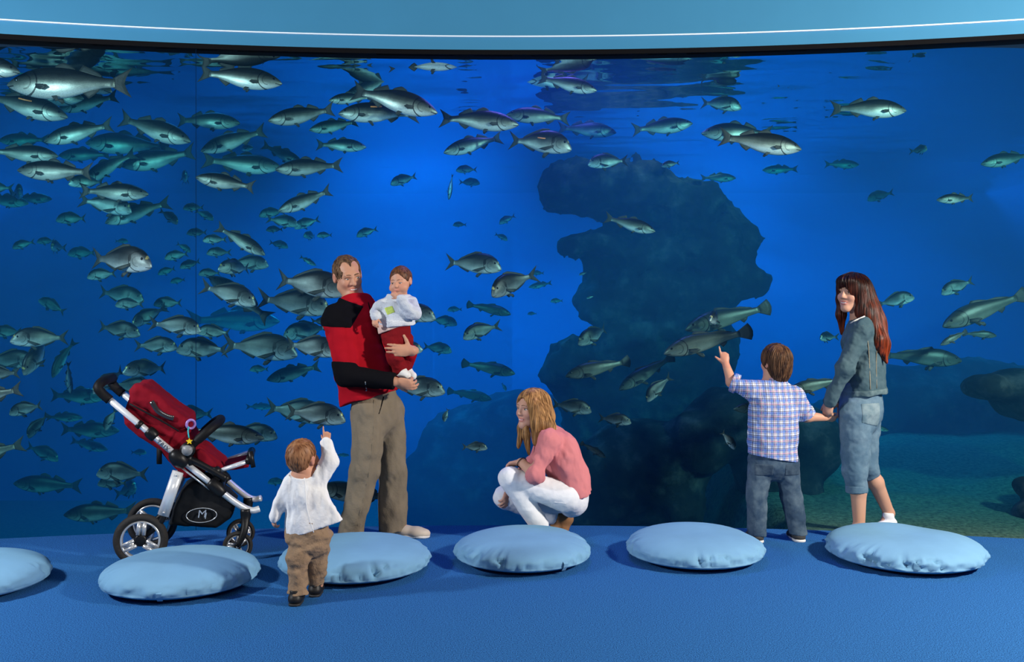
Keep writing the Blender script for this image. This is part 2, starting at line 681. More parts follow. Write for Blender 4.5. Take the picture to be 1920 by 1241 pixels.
def rock(name, label, blobs, d, amp=0.10, h=0.045, seed=0.0, k=0.14):
    s = SDF()
    for (px, py, rx, ry, dy, rd) in blobs:
        c = P(px, py, d + dy)
        sc = (d + dy) / F
        s.ell(c, (rx * sc, rd, ry * sc), k=k)
    s.grid(h, 0.2)
    s.ripple(amp, 1.7, 1.7, 1.7, 4, seed)
    s.ripple(amp * 0.5, 5, 5, 5, 3, seed + 3)
    s.ripple(amp * 0.36, 13, 13, 13, 3, seed + 5)
    lo = s.lo
    o = link(name, s.mesh(name, 1), m_rock, loc=P(blobs[0][0], blobs[0][1], d))
    return tag(o, label, 'rock')


D_R = 9.6
rock('rock', 'tall mushroom shaped rock pillar rising in the middle of the tank', [
    (1125, 362, 88, 56, 0.0, 0.5), (1205, 372, 92, 66, 0.05, 0.55), (1275, 402, 90, 66, 0.1, 0.55), (1345, 438, 72, 54, 0.1, 0.45), (1392, 452, 34, 34, 0.1, 0.3), (1052, 362, 46, 44, 0.0, 0.4),
    (1110, 455, 70, 32, 0.0, 0.4), (1245, 480, 145, 70, 0.1, 0.5), (1230, 560, 130, 90, 0.1, 0.5), (1240, 660, 145, 110, 0.1, 0.55),
    (1400, 530, 38, 34, 0.05, 0.3), (1350, 520, 60, 60, 0.1, 0.4), (1120, 585, 24, 18, 0.0, 0.25),
    (1075, 690, 60, 52, -0.1, 0.4), (1130, 720, 90, 80, 0.0, 0.5), (1220, 790, 160, 120, 0.1, 0.6), (1250, 900, 150, 110, 0.1, 0.6)], D_R, 0.15, 0.034, 2.0, 0.08)
rock('rock', 'broad low dark rock behind the crouching woman', [
    (985, 800, 110, 68, 0.2, 0.6), (900, 840, 100, 78, 0.2, 0.6), (830, 870, 62, 60, 0.1, 0.5), (1060, 860, 120, 100, 0.1, 0.6),
    (960, 920, 180, 90, 0.0, 0.7), (820, 815, 26, 26, 0.1, 0.3), (1120, 930, 110, 90, 0.0, 0.6), (960, 985, 230, 80, 0.0, 0.6), (815, 935, 75, 95, 0.0, 0.5)], 11.3, 0.10, 0.05, 9.0, 0.08)
rock('rock', 'dark rock behind the boy with a gap onto the green gravel', [
    (1420, 800, 90, 60, 0.1, 0.45), (1500, 830, 70, 70, 0.1, 0.45), (1440, 900, 62, 90, 0.0, 0.4), (1490, 920, 46, 60, 0.0, 0.4),
    (1360, 790, 70, 60, 0.15, 0.4), (1300, 830, 60, 60, 0.1, 0.4), (1200, 880, 130, 100, 0.2, 0.4), (1270, 940, 52, 80, 0.1, 0.3), (1120, 930, 90, 90, 0.3, 0.4)], 7.9, 0.08, 0.04, 4.0, 0.08)
rock('rock', 'black rock ledge jutting in at the right edge behind the standing woman', [
    (1850, 725, 40, 26, 0.0, 0.25), (1910, 725, 60, 34, 0.1, 0.35), (1935, 755, 60, 34, 0.1, 0.35), (1990, 740, 80, 60, 0.1, 0.5)], 7.3, 0.05, 0.035, 6.0, 0.06)
rock('rock', 'black rounded boulders stacked at the bottom right corner of the window', [
    (1925, 912, 26, 24, 0.0, 0.15), (1926, 965, 28, 28, 0.0, 0.16), (1990, 940, 60, 70, 0.1, 0.3)], 6.85, 0.03, 0.03, 8.0, 0.03)
rock('rock', 'long hazy rock ridge far back at the right of the tank', [
    (1680, 760, 110, 70, 0.0, 0.6), (1800, 750, 140, 75, 0.1, 0.7), (1930, 770, 150, 80, 0.1, 0.7), (1600, 800, 90, 60, 0.0, 0.5), (1760, 830, 260, 70, 0.0, 0.6)], 10.6, 0.10, 0.06, 11.0, 0.12)
# ------------------------------------------------------------------ floor cushions
m_cush = material('pale_blue_suede', (0.18, 0.375, 0.56), 0.85, 0.15, noise=(5.0, 0.86), bump=(40, 0.08))


def cushion(px, d, rad, hgt, label, seed, rot=0.0, tagpos=None, rough=1.35):
    c = G(px, d, 0.0)
    NU, NV = 144, 40
    vs, fs = [], []
    rnd = random.Random(seed)
    u = np.arange(NU) / NU * 2 * math.pi
    for j in range(NV + 1):
        v = -math.pi / 2 + math.pi * j / NV
        cr_, sr = math.cos(v), math.sin(v)
        prof = abs(cr_) ** 0.62                      # puffy rim
        zz = (0.36 + (0.64 if sr > 0 else 0.36) * np.sign(sr) * abs(sr) ** 0.95) * hgt
        eq = math.exp(-((v - 0.05) / 0.30) ** 2)    # crumples sit round the seam
        nz = vnoise(u * 11 + 5 + seed * 3, u * 0 + v * 2.2, u * 0 + seed)
        nz2 = vnoise(u * 26 + seed, u * 0 + v * 2.5 + 3, u * 0 + seed * 2)
        big = vnoise(np.cos(u) * 1.5 * prof + seed + 7, np.sin(u) * 1.5 * prof + 4, u * 0 + (0 if sr > 0 else v))
        gat = (1 - 2 * np.abs(vnoise(u * 19 + seed * 5, u * 0 + v * 1.2, u * 0 + 9) - 0.5)) ** 6 * np.clip(vnoise(u * 1.9 + seed * 2, u * 0 + 2, u * 0) * 2 - 0.6, 0, 1)
        eg = math.exp(-((v - 0.22) / 0.40) ** 2)
        r = rad * prof * (1 + 0.05 * (big - 0.5)) - eq * rough * (0.016 * np.abs(nz - 0.5) * 2 * (0.4 + vnoise(u * 2 + seed, u * 0, u * 0)) + 0.010 * (nz2 - 0.5)) - 0.005 * math.exp(-((v + 0.12) / 0.05) ** 2) - eg * gat * 0.032 * rough
        z = zz - eg * gat * 0.020 * rough + hgt * 0.16 * (big - 0.5) * (sr > -0.2) * max(0, sr)
        z = np.maximum(z, 0.0)
        for i in range(NU):
            a = u[i] + rot
            vs.append((c.x + math.cos(a) * r[i], c.y + math.sin(a) * r[i], z[i]))
    for j in range(NV):
        for i in range(NU):
            fs.append((j * NU + i, j * NU + (i + 1) % NU, (j + 1) * NU + (i + 1) % NU, (j + 1) * NU + i))
    root = empty('floor_cushion', c, label, 'cushion', 'round floor cushions')
    o = link('cover', mesh_from('cover', vs, fs), m_cush, root)
    if tagpos is not None:
        a = tagpos
        bm = bmesh.new()
        pr = []
        for t, zz in ((0.985, 0.10), (1.012, 0.085), (1.0, 0.06), (0.955, 0.030)):
            pr.append(Vector((c.x + math.cos(a) * rad * 0.985 * t, c.y + math.sin(a) * rad * 0.985 * t, zz * hgt / 0.2)))
        side = Vector((-math.sin(a), math.cos(a), 0)) * 0.013
        rows = [[bm.verts.new(p - side), bm.verts.new(p + side), bm.verts.new(p + side * 1.0 + Vector((0, 0.004, 0))), bm.verts.new(p - side + Vector((0, 0.004, 0)))] for p in pr]
        for a_, b_ in zip(rows, rows[1:]):
            for k in range(4):
                bm.faces.new((a_[k], a_[(k + 1) % 4], b_[(k + 1) % 4], b_[k]))
        bm.faces.new(rows[0])
        bm.faces.new(rows[-1][::-1])
        link('fabric_loop', bm_mesh('fabric_loop', bm, False), m_cush, root)
    return root


cushion(-62, 4.98, 0.40, 0.155, 'pale blue round cushion cut off by the left edge of the picture', 1)
cushion(340, 5.05, 0.405, 0.15, 'pale blue round cushion in front of the red stroller', 2, tagpos=R(-86))
cushion(667, 5.33, 0.42, 0.155, 'pale blue round cushion just behind the walking toddler, at the man\'s feet', 3)
cushion(981, 5.53, 0.40, 0.15, 'pale blue round cushion in front of the crouching woman', 4, tagpos=R(-55))
cushion(1303, 5.59, 0.405, 0.15, 'pale blue round cushion beside the legs of the boy', 5)
cushion(1695, 5.54, 0.44, 0.155, 'pale blue crumpled round cushion in front of the standing woman\'s feet', 6, rough=2.2)
# ------------------------------------------------------------------ people: shared builders


def skin_material(name, col, lip=(0.55, 0.14, 0.12)):
    m = material(name, col, 0.5, 0.35, bump=(260, 0.04))
    nt = m.node_tree
    b = nt.nodes['Principled BSDF']
    a = nd(nt, 'ShaderNodeAttribute', attribute_name='tint')
    mx = nd(nt, 'ShaderNodeMix', data_type='RGBA')
    mx.inputs['A'].default_value = (*col, 1)
    mx.inputs['B'].default_value = (*lip, 1)
    nt.links.new(a.outputs['Fac'], mx.inputs['Factor'])
    nt.links.new(mx.outputs['Result'], b.inputs['Base Color'])
    b.inputs['Subsurface Weight'].default_value = 0.08
    b.inputs['Subsurface Radius'].default_value = (0.01, 0.004, 0.002)
    return m


def hair_material(name, dark, light, scale=(60, 60, 4), rough=0.5):
    m = material(name, dark, rough, 0.25)
    nt = m.node_tree
    b = nt.nodes['Principled BSDF']
    tc = nd(nt, 'ShaderNodeTexCoord')
    mp = nd(nt, 'ShaderNodeMapping')
    mp.inputs['Scale'].default_value = scale
    n = nd(nt, 'ShaderNodeTexNoise', i_Scale=1.0, i_Detail=2.5, i_Roughness=0.5)
    cr = nd(nt, 'ShaderNodeValToRGB')
    cr.color_ramp.elements[0].position = 0.35
    cr.color_ramp.elements[0].color = (*dark, 1)
    cr.color_ramp.elements[1].position = 0.68
    cr.color_ramp.elements[1].color = (*light, 1)
    nt.links.new(tc.outputs['Object'], mp.inputs['Vector'])
    nt.links.new(mp.outputs['Vector'], n.inputs['Vector'])
    nt.links.new(n.outputs['Fac'], cr.inputs['Fac'])
    nt.links.new(cr.outputs['Color'], b.inputs['Base Color'])
    bp = nd(nt, 'ShaderNodeBump', i_Strength=0.18, i_Distance=0.002)
    nt.links.new(n.outputs['Fac'], bp.inputs['Height'])
    nt.links.new(bp.outputs['Normal'], b.inputs['Normal'])
    return m


def frame(Fd, U=(0, 0, 1)):
    f = np.array(Fd, float)
    f /= np.linalg.norm(f)
    u = np.array(U, float)
    u = u - f * (u @ f)
    u /= np.linalg.norm(u)
    return np.stack([np.cross(f, u), f, u], 1)      # columns: the person's right, forward, up


class Head:
    def __init__(self, C, Fd, U=(0, 0, 1), s=1.0, baby=False, fem=False):
        self.C, self.M, self.s, self.baby, self.fem = np.array(C, float), frame(Fd, U), s, baby, fem

    def T(self, *p):
        return self.C + self.M @ (np.array(p, float) * self.s)

    def build(self, sd, neck_to, neck_r=0.055):
        s, T, M = self.s, self.T, self.M
        E = lambda c, r, k=0.02, sub=False: sd.ell(T(*c), np.array(r) * s, M, k * s, sub)
        Cn = lambda a, b, ra, rb, k=0.015: sd.cone(T(*a), T(*b), ra * s, rb * s, k * s)
        sd.cone(T(0, -0.025, -0.04), neck_to, neck_r * s * (0.8 if self.fem or self.baby else 0.95), neck_r * s * 1.1, 0.03 * s)
        if self.baby:
            E((0, -0.014, 0.028), (0.079, 0.094, 0.086))
            E((0, 0.025, -0.035), (0.066, 0.066, 0.068), 0.03)
            for q in (-1, 1):
                E((q * 0.038, 0.055, -0.045), (0.034, 0.032, 0.032), 0.02)
            E((0, 0.066, -0.088), (0.022, 0.018, 0.016), 0.02)
            Cn((0, 0.088, -0.012), (0, 0.098, -0.028), 0.008, 0.0115, 0.012)
            E((0, 0.084, -0.060), (0.022, 0.012, 0.010), 0.008)
            ez = -0.006
        else:
            E((0, -0.012, 0.030), (0.075, 0.096, 0.086))
            E((0, 0.028, -0.028), (0.062, 0.064, 0.078), 0.03)
            w = 0.040 if self.fem else 0.047
            for q in (-1, 1):
                Cn((q * w, 0.010, -0.062), (q * 0.012, 0.066, -0.094), 0.024, 0.020, 0.03)
                E((q * 0.034, 0.062, -0.026), (0.026, 0.025, 0.024), 0.02)
            E((0, 0.076, -0.098), (0.022, 0.018, 0.016), 0.02)
            Cn((-0.034, 0.078, 0.024), (0.034, 0.078, 0.024), 0.014, 0.014, 0.02)
            n = 0.92 if self.fem else 1.0
            Cn((0, 0.090, 0.012), (0, 0.108 * n + 0.005, -0.022), 0.0085 * n, 0.012 * n, 0.012)
            for q in (-1, 1):
                E((q * 0.012, 0.096, -0.026), (0.009, 0.010, 0.008), 0.008)
            E((0, 0.086, -0.052), (0.025, 0.013, 0.0055), 0.006)
            E((0, 0.084, -0.066), (0.022, 0.013, 0.0065), 0.006)
            ez = 0.006
        for q in (-1, 1):
            E((q * 0.031, 0.103, ez), (0.020, 0.019, 0.0115), 0.012, True)
            E((q * 0.079, -0.006, -0.004), (0.011, 0.020, 0.031), 0.008)
            E((q * 0.088, 0.004, -0.002), (0.007, 0.010, 0.018), 0.005, True)
        self.ez = ez

    def tint(self, me, loc, extra=0.75):
        """lip and cheek colouring as a point attribute of the body mesh (me in world coordinates minus loc)"""
        n = len(me.vertices)
        co = np.empty(n * 3, np.float32)
        me.vertices.foreach_get('co', co)
        co = co.reshape(-1, 3) + np.array(loc, np.float32)
        q = ((co - self.C) @ self.M) / self.s
        lz = -0.060
        lip = np.exp(-((q[:, 0] / 0.026) ** 4 + ((q[:, 2] - lz - 4 * q[:, 0] ** 2) / 0.0125) ** 4)) * (q[:, 1] > 0.06)
        ch = 0.22 * sum(np.exp(-(((q[:, 0] - u * 0.04) / 0.022) ** 2 + ((q[:, 2] + 0.03) / 0.022) ** 2)) for u in (-1, 1)) * (q[:, 1] > 0.02)
        ear = 0.25 * (np.abs(q[:, 0]) > 0.078) * (np.abs(q[:, 2]) < 0.05)
        a = me.attributes.new('tint', 'FLOAT', 'POINT')
        a.data.foreach_set('value', np.clip(lip * extra + ch + ear, 0, 1).astype(np.float32))

    def front(self, sd, x, z):
        """y of the face surface at local x, z"""
        y = 0.17
        while y > 0.0:
            p = (self.T(x, y, z) - sd.lo) / sd.h
            i = np.clip(np.round(p).astype(int), 0, np.array(sd.f.shape) - 1)
            if sd.f[tuple(i)] < 0:
                return y
            y -= 0.002
        return 0.08

    def features(self, body, sd, iris=(0.05, 0.07, 0.09), brow=(0.09, 0.05, 0.03), smile=True, look=(0, 0), brow_w=0.0035, open_=1.0, lash=0.0016):
        T, s = self.T, self.s
        Mm = Matrix(self.M.tolist())
        white = material('eye_white', (0.80, 0.80, 0.78), 0.2, 0.5)
        mi = material('eye_iris', iris, 0.15, 0.6)
        mb = material('brow_hair', brow, 0.8, 0.2)
        for q in (-1, 1):
            y = self.front(sd, q * 0.031, self.ez) - 0.006
            bm = bmesh.new()
            sphere(bm, T(q * 0.031, y, self.ez), [v * s for v in (0.0135, 0.010, 0.0062 * open_)], Mm)
            e = link('eye', bm_mesh('eye', bm), white, body)
            bm = bmesh.new()
            sphere(bm, T(q * 0.031 + look[0] * 0.006, y + 0.0075, self.ez + look[1] * 0.003), [v * s for v in (0.0060, 0.0040, 0.0056 * open_)], Mm, 12, 8)
            link('iris', bm_mesh('iris', bm), mi, e)
            bm = bmesh.new()
            pts = [T(q * 0.031 + a, y + 0.010 * math.cos(a / 0.0155 * 1.3) + 0.001, self.ez + 0.0062 * open_ * math.cos(a / 0.0155 * 1.2)) for a in (-0.0155, -0.009, 0, 0.009, 0.0155)]
            tube(bm, pts, lash * s, 6)
            link('eyelashes', bm_mesh('eyelashes', bm), mb, body)
            bm = bmesh.new()
            pts = []
            for a in (0.010, 0.022, 0.035, 0.047):
                z = self.ez + 0.021 + 0.004 * math.sin((a - 0.01) / 0.037 * math.pi)
                pts.append(T(q * a, self.front(sd, q * a, z) + 0.0005, z))
            tube(bm, pts, [brow_w * s * v for v in (0.9, 1.1, 1.0, 0.4)], 6)
            link('eyebrow', bm_mesh('eyebrow', bm), mb, body)
        if smile:
            bm = bmesh.new()
            pts = []
            for a in (-0.021, -0.012, 0, 0.012, 0.021):
                z = -0.0605 + 10 * a * a
                pts.append(T(a, self.front(sd, a, z) + 0.0008, z))
            tube(bm, pts, [v * s for v in (0.001, 0.0034, 0.0042, 0.0034, 0.001)], 8)
            link('teeth', bm_mesh('teeth', bm), material('teeth_enamel', (0.85, 0.83, 0.78), 0.25, 0.5), body)

    def hair_cap(self, grow=0.008, fringe=0.052, nape=-0.06, side=-0.03, back=0.0):
        """a cap of hair over the skull: open over the face, the ears and the neck"""
        sd, s, T, M = SDF(), self.s, self.T, self.M
        if self.baby:
            sd.ell(T(0, -0.014, 0.028), (np.array((0.079, 0.094, 0.086)) + grow) * s, M)
        else:
            sd.ell(T(0, -0.012, 0.030), (np.array((0.075, 0.096, 0.086)) + grow) * s, M)
        sd.ell(T(0, -0.045, nape + 0.045), (np.array((0.058, 0.052, 0.055)) + grow) * s, M, 0.03 * s)
        return sd


def hand(sd, W, D, N, L, side=1, curl=(15, 20, 25, 30), spread=0.06, thumb=(0.6, 0.75, 0.2), thumb_curl=15, k=None):
    """palm, four fingers of different lengths and a thumb, grown from the wrist W along D; the palm faces N"""
    W, D, N = [np.array(v, float) for v in (W, D, N)]
    D /= np.linalg.norm(D)
    N = N - D * (N @ D)
    N /= np.linalg.norm(N)
    B = np.cross(D, N) * side
    k = 0.035 * L if k is None else k
    M = np.stack([D, B, N], 1)
    sd.ell(W + D * 0.29 * L, np.array((0.29, 0.205, 0.085)) * L, M, 0.06 * L)
    sd.cone(W - D * 0.1 * L, W + D * 0.2 * L, 0.13 * L, 0.14 * L, 0.05 * L, N, 0.75)
    lens = (0.40, 0.45, 0.42, 0.32)
    for i, (off, ln) in enumerate(zip((0.155, 0.055, -0.05, -0.145), lens)):
        p = W + D * (0.47 - 0.03 * abs(i - 1.3)) * L + B * off * L
        d0 = D + B * (off * spread * 8)
        d0 /= np.linalg.norm(d0)
        ang = 0.0
        c = curl[i]
        c = c if hasattr(c, '__len__') else (c, c * 1.2, c * 0.9)
        r = 0.050 * L
        for j, fr in enumerate((0.44, 0.31, 0.25)):
            ang += R(c[j])
            d = d0 * math.cos(ang) + N * math.sin(ang)
            q = p + d * ln * fr * L
            sd.cone(p, q, r, r * 0.90, k if j else 0.05 * L)
            p, r = q, r * 0.90
    p = W + D * 0.12 * L + B * 0.13 * L + N * 0.03 * L
    d = D * thumb[0] + B * thumb[1] + N * thumb[2]
    d /= np.linalg.norm(d)
    sd.cone(p, p + d * 0.22 * L, 0.080 * L, 0.058 * L, 0.05 * L)
    p = p + d * 0.22 * L
    d2 = d + (D * 0.5 + N * 0.5) * math.sin(R(thumb_curl))
    d2 /= np.linalg.norm(d2)
    sd.cone(p, p + d2 * 0.17 * L, 0.056 * L, 0.046 * L, k)


def part(sd, name, mat, parent, label=None, relax=1):
    o = link(name, sd.mesh(name, relax), mat, parent)
    if label:
        o['label'] = label
    return o


def denim(name, col, light, sc=30):
    m = material(name, col, 0.85, 0.2)
    nt = m.node_tree
    b = nt.nodes['Principled BSDF']
    tc = nd(nt, 'ShaderNodeTexCoord')
    n = nd(nt, 'ShaderNodeTexNoise', i_Scale=9.0, i_Detail=6.0, i_Roughness=0.6)
    n2 = nd(nt, 'ShaderNodeTexNoise', i_Scale=220.0, i_Detail=2.0)
    cr = nd(nt, 'ShaderNodeValToRGB')
    cr.color_ramp.elements[0].position = 0.40
    cr.color_ramp.elements[0].color = (*col, 1)
    cr.color_ramp.elements[1].position = 0.72
    cr.color_ramp.elements[1].color = (*light, 1)
    nt.links.new(tc.outputs['Object'], n.inputs['Vector'])
    nt.links.new(tc.outputs['Object'], n2.inputs['Vector'])
    nt.links.new(n.outputs['Fac'], cr.inputs['Fac'])
    nt.links.new(cr.outputs['Color'], b.inputs['Base Color'])
    bp = nd(nt, 'ShaderNodeBump', i_Strength=0.3, i_Distance=0.003)
    nt.links.new(n2.outputs['Fac'], bp.inputs['Height'])
    nt.links.new(bp.outputs['Normal'], b.inputs['Normal'])
    return m


def shoe(name, heel, toe, w, h, mat, parent, sole_mat, collar=0.0, label=None, sole_t=0.016):
    """low shoe from heel to toe (points on its sole), with a sole of its own"""
    heel, toe = np.array(heel, float), np.array(toe, float)
    d = toe - heel
    L = np.linalg.norm(d)
    f = d / L
    u = np.array((0, 0, 1.0))
    u = u - f * (u @ f)
    u /= np.linalg.norm(u)
    sd = SDF()
    sd.chain([heel + f * 0.15 * L + u * h * 0.45, heel + f * 0.45 * L + u * h * 0.42, heel + f * 0.72 * L + u * h * 0.33, heel + f * 0.88 * L + u * h * 0.28],
             [w * 0.42, w * 0.46, w * 0.48, w * 0.42], 0.02, u, h * 0.85 / w)
    sd.cone(heel + f * 0.2 * L + u * h * 0.5, heel + f * 0.22 * L + u * (h * 0.95 + collar), w * 0.40, w * 0.40, 0.02)
    sd.grid(0.004, 0.02)
    sd.cut(heel + u * (sole_t * 0.5), -u)
    sd.cut(heel + u * (h + collar), u - f * 0.25)
    o = part(sd, name, mat, parent, label)
    so = SDF()
    so.chain([heel + f * 0.14 * L + u * sole_t * 0.5, heel + f * 0.5 * L + u * sole_t * 0.5, heel + f * 0.85 * L + u * sole_t * 0.5], [w * 0.45, w * 0.45, w * 0.48], 0.02)
    so.grid(0.004, 0.02)
    so.cut(heel, -u)
    so.cut(heel + u * sole_t, u)
    link('sole', so.mesh('sole', 1), sole_mat, o)
    return o


m_rubber_white = material('white_rubber', (0.75, 0.73, 0.70), 0.5, 0.4)
m_rubber_dark = material('dark_rubber', (0.02, 0.02, 0.022), 0.6, 0.4)


def GA(px, d, z):
    return np.array(G(px, d, z))


def on_surface(sd, x, y, off=0.001):
    """point where the sight line through pixel (x, y) meets the garment"""
    for dd in np.arange(D - 0.45, D + 0.3, 0.003):
        p = np.array(P(x, y, dd))
        i = np.round((p - sd.lo) / sd.h).astype(int)
        if np.all(i >= 0) and np.all(i < sd.f.shape) and sd.f[tuple(i)] < 0:
            return np.array(P(x, y, dd - off))
    return np.array(P(x, y, D))


def stitched(sd, name, pts, rad, mat, parent, sub=3, off=0.001):
    bm = bmesh.new()
    dense = []
    for (a, b), (c, d) in zip(pts, pts[1:]):
        k = max(2, int(max(abs(c - a), abs(d - b)) / 4))
        dense += [(a + (c - a) * i / k, b + (d - b) * i / k) for i in range(k)]
    dense.append(pts[-1])
    tube(bm, [on_surface(sd, a, b, off) for a, b in dense], rad, 6)
    return link(name, bm_mesh(name, bm), mat, parent)


def carve(sd, hd, c, r):
    """hollow an ellipsoid (in the head's own frame) out of the field"""
    X, Y, Z = sd.XYZ()
    C = hd.T(*c)
    qv = [((X - C[0]) * hd.M[0, j] + (Y - C[1]) * hd.M[1, j] + (Z - C[2]) * hd.M[2, j]) / (r[j] * hd.s) for j in range(3)]
    sd.f = np.maximum(sd.f, (-(np.sqrt(qv[0] ** 2 + qv[1] ** 2 + qv[2] ** 2) - 1) * min(r) * hd.s).astype(np.float32))


def patch(sd, name, mat, parent, planes=(), off=0.004):
    """a raised panel of the garment sd, bounded by planes (p, outward normal)"""
    keep = sd.f
    sd.f = keep - off
    for p, n in planes:
        sd.cut(p, n)
    o = part(sd, name, mat, parent)
    sd.f = keep
    return o


def strands(sd, hd, me, n, rad, length, zmin=-0.2, seed=1, swirl=0.0, wob=0.25, jitter=0.0):
    """locks of hair that run down over the surface of the hair volume sd, added to its mesh"""
    rs = np.random.RandomState(seed)
    co = np.empty(len(me.vertices) * 3, np.float32)
    me.vertices.foreach_get('co', co)
    co = co.reshape(-1, 3).astype(float)
    q = ((co - hd.C) @ hd.M) / hd.s
    ok = np.where(q[:, 2] > zmin)[0]
    p = co[rs.choice(ok, n)]
    f, lo, h = sd.f, sd.lo, sd.h
    top = np.array(f.shape) - 2

    def val(p):
        g = np.clip((p - lo) / h, 0, top - 0.001)
        i = g.astype(int)
        t = g - i
        r = 0
        for a in (0, 1):
            for b in (0, 1):
                for c in (0, 1):
                    w_ = (t[:, 0] if a else 1 - t[:, 0]) * (t[:, 1] if b else 1 - t[:, 1]) * (t[:, 2] if c else 1 - t[:, 2])
                    r = r + w_ * f[i[:, 0] + a, i[:, 1] + b, i[:, 2] + c]
        return r

    def grad(p):
        e = h * 1.2
        g = np.stack([val(p + e * np.eye(3)[k]) - val(p - e * np.eye(3)[k]) for k in range(3)], 1)
        return g / np.maximum(np.linalg.norm(g, axis=1), 1e-6)[:, None]

    step = 0.007
    crown = hd.T(0, -0.045, 0.12)
    ns = int(length / step)
    path = [p.copy()]
    live = np.ones(n, bool)
    stop = np.full(n, ns)
    stop = np.minimum(stop, (rs.uniform(0.55, 1.0, n) * ns).astype(int) + 2)
    lift = rs.uniform(-0.0006, 0.0022, n)
    side = rs.normal(0, wob, (n, 3))
    for i in range(ns):
        g = grad(p)
        away = p - crown
        away /= np.maximum(np.linalg.norm(away, axis=1), 1e-6)[:, None]
        near = np.clip(1 - np.linalg.norm(p - crown, axis=1) / (0.16 * hd.s), 0, 1)[:, None]
        d = np.array((0, 0, -1.0)) * (1 - near) + away * (near + swirl) + side * 0.3
        d = d - g * np.sum(d * g, 1)[:, None]
        m = np.linalg.norm(d, axis=1)
        live &= (m > 0.30) & (stop > i)
        p = p + np.where(live[:, None], d / np.maximum(m, 1e-6)[:, None] * step, 0)
        v = val(p)
        p = p - g * np.where(live, np.clip(v - lift, -0.004, 0.004), 0)[:, None]
        path.append(p.copy())
        side = side * 0.93 + rs.normal(0, wob * 0.12, (n, 3))
        stop = np.where(live, stop, np.minimum(stop, i))
    path = np.array(path)
    bm = bmesh.new()
    bm.from_mesh(me)
    for k in range(n):
        m = int(stop[k])
        if m < 4:
            continue
        pts = path[:m:2, k]
        if len(pts) < 3:
            continue
        r0 = rad * rs.uniform(0.7, 1.3)
        rr = [r0 * min(1.0, 0.35 + 3 * i / len(pts), 0.25 + 2.2 * (len(pts) - 1 - i) / len(pts)) for i in range(len(pts))]
        n0 = len(bm.faces)
        tube(bm, pts, rr, 5)
    for f_ in bm.faces:
        f_.smooth = True
    bm.to_mesh(me)
    bm.free()
    me.update()


def hair(sd, hd, mat, parent, n, rad, length, zmin=-0.2, seed=1, **kw):
    me = sd.mesh('hair', 2)
    strands(sd, hd, me, n, rad, length, zmin, seed, **kw)
    return link('hair', me, mat, parent)
# ------------------------------------------------------------------ the man
D = 6.0
q = lambda x, y, dy=0.0: np.array(P(x, y, D + dy))
Ft = np.array((0.86, -0.50, 0.0))
Lt = np.array((-0.50, -0.86, 0.0))       # towards his right
m_skin = skin_material('fair_skin', (0.56, 0.28, 0.175))
root = empty('person', GA(700, D, 0), 'man in a red and black fleece jacket holding a baby, smiling down', 'person')
body = SDF()
hd = Head(q(652, 517), (0.47, -0.83, -0.27), (-0.20, 0.0, 1.0), 1.06)
hd.build(body, q(664, 580, 0.02), 0.050)
body.chain([q(669, 580), q(664, 620), q(680, 690), q(702, 750)], [0.11, 0.165, 0.15, 0.155], 0.05, Ft, 0.62)
sr, sl = q(664, 597) + Lt * 0.17, q(664, 590) - Lt * 0.17
body.cone(q(669, 590), sr, 0.06, 0.06, 0.04).cone(q(669, 585), sl, 0.06, 0.06, 0.04)
er, wr = q(651, 703, -0.22), q(738, 715, -0.23)
body.chain([sr, er, wr], [0.052, 0.043, 0.030], 0.03)
el, wl = q(752, 690, 0.13), q(773, 657, -0.19)
body.chain([sl, el, wl], [0.052, 0.043, 0.030], 0.03)
hand(body, wr + (0.006, 0, 0), (0.95, 0.05, -0.22), (0.1, 0.85, 0.35), 0.185, -1, (20, 24, 30, 38), 0.03, (0.75, 0.5, 0.2))
hand(body, wl, (-0.90, -0.42, 0.02), (-0.3, 0.95, 0.0), 0.185, -1, (12, 12, 16, 20), 0.07, (0.35, 0.9, 0.0))
hips = [q(690, 775, -0.09), q(728, 770, 0.09)]
knees = [q(683, 880, -0.10), q(737, 880, 0.10)]
ank = [GA(655, D - 0.08, 0.09), GA(738, D + 0.12, 0.09)]
for h_, k_, a_ in zip(hips, knees, ank):
    body.chain([h_, k_, a_], [0.080, 0.055, 0.040], 0.03)
    body.cone(a_, a_ + np.array((0.12, -0.03, -0.06)), 0.028, 0.018, 0.02)
body.grid(0.0045)
bo = part(body, 'body', m_skin, root)
hd.tint(bo.data, world_loc(root))
hd.features(bo, body, iris=(0.04, 0.06, 0.07), brow=(0.16, 0.09, 0.05), look=(-0.6, -0.8), open_=0.85)
# hair: short, receding
hr = hd.hair_cap(0.006, nape=-0.055)
hr.grid(0.0042, 0.02)
carve(hr, hd, (0, 0.100, -0.02), (0.074, 0.075, 0.100))
carve(hr, hd, (0.036, 0.085, 0.075), (0.036, 0.062, 0.036))
carve(hr, hd, (-0.036, 0.085, 0.075), (0.036, 0.062, 0.036))
carve(hr, hd, (0, 0.055, -0.10), (0.10, 0.085, 0.075))
for q_ in (-1, 1):
    carve(hr, hd, (q_ * 0.085, 0.004, -0.02), (0.022, 0.026, 0.040))
hr.cut(hd.T(0, 0, -0.075), -hd.M[:, 2])
hair(hr, hd, hair_material('short_brown_hair', (0.055, 0.030, 0.016), (0.20, 0.11, 0.055), (60, 60, 30)), bo, 420, 0.0026, 0.045, -0.2, 3)
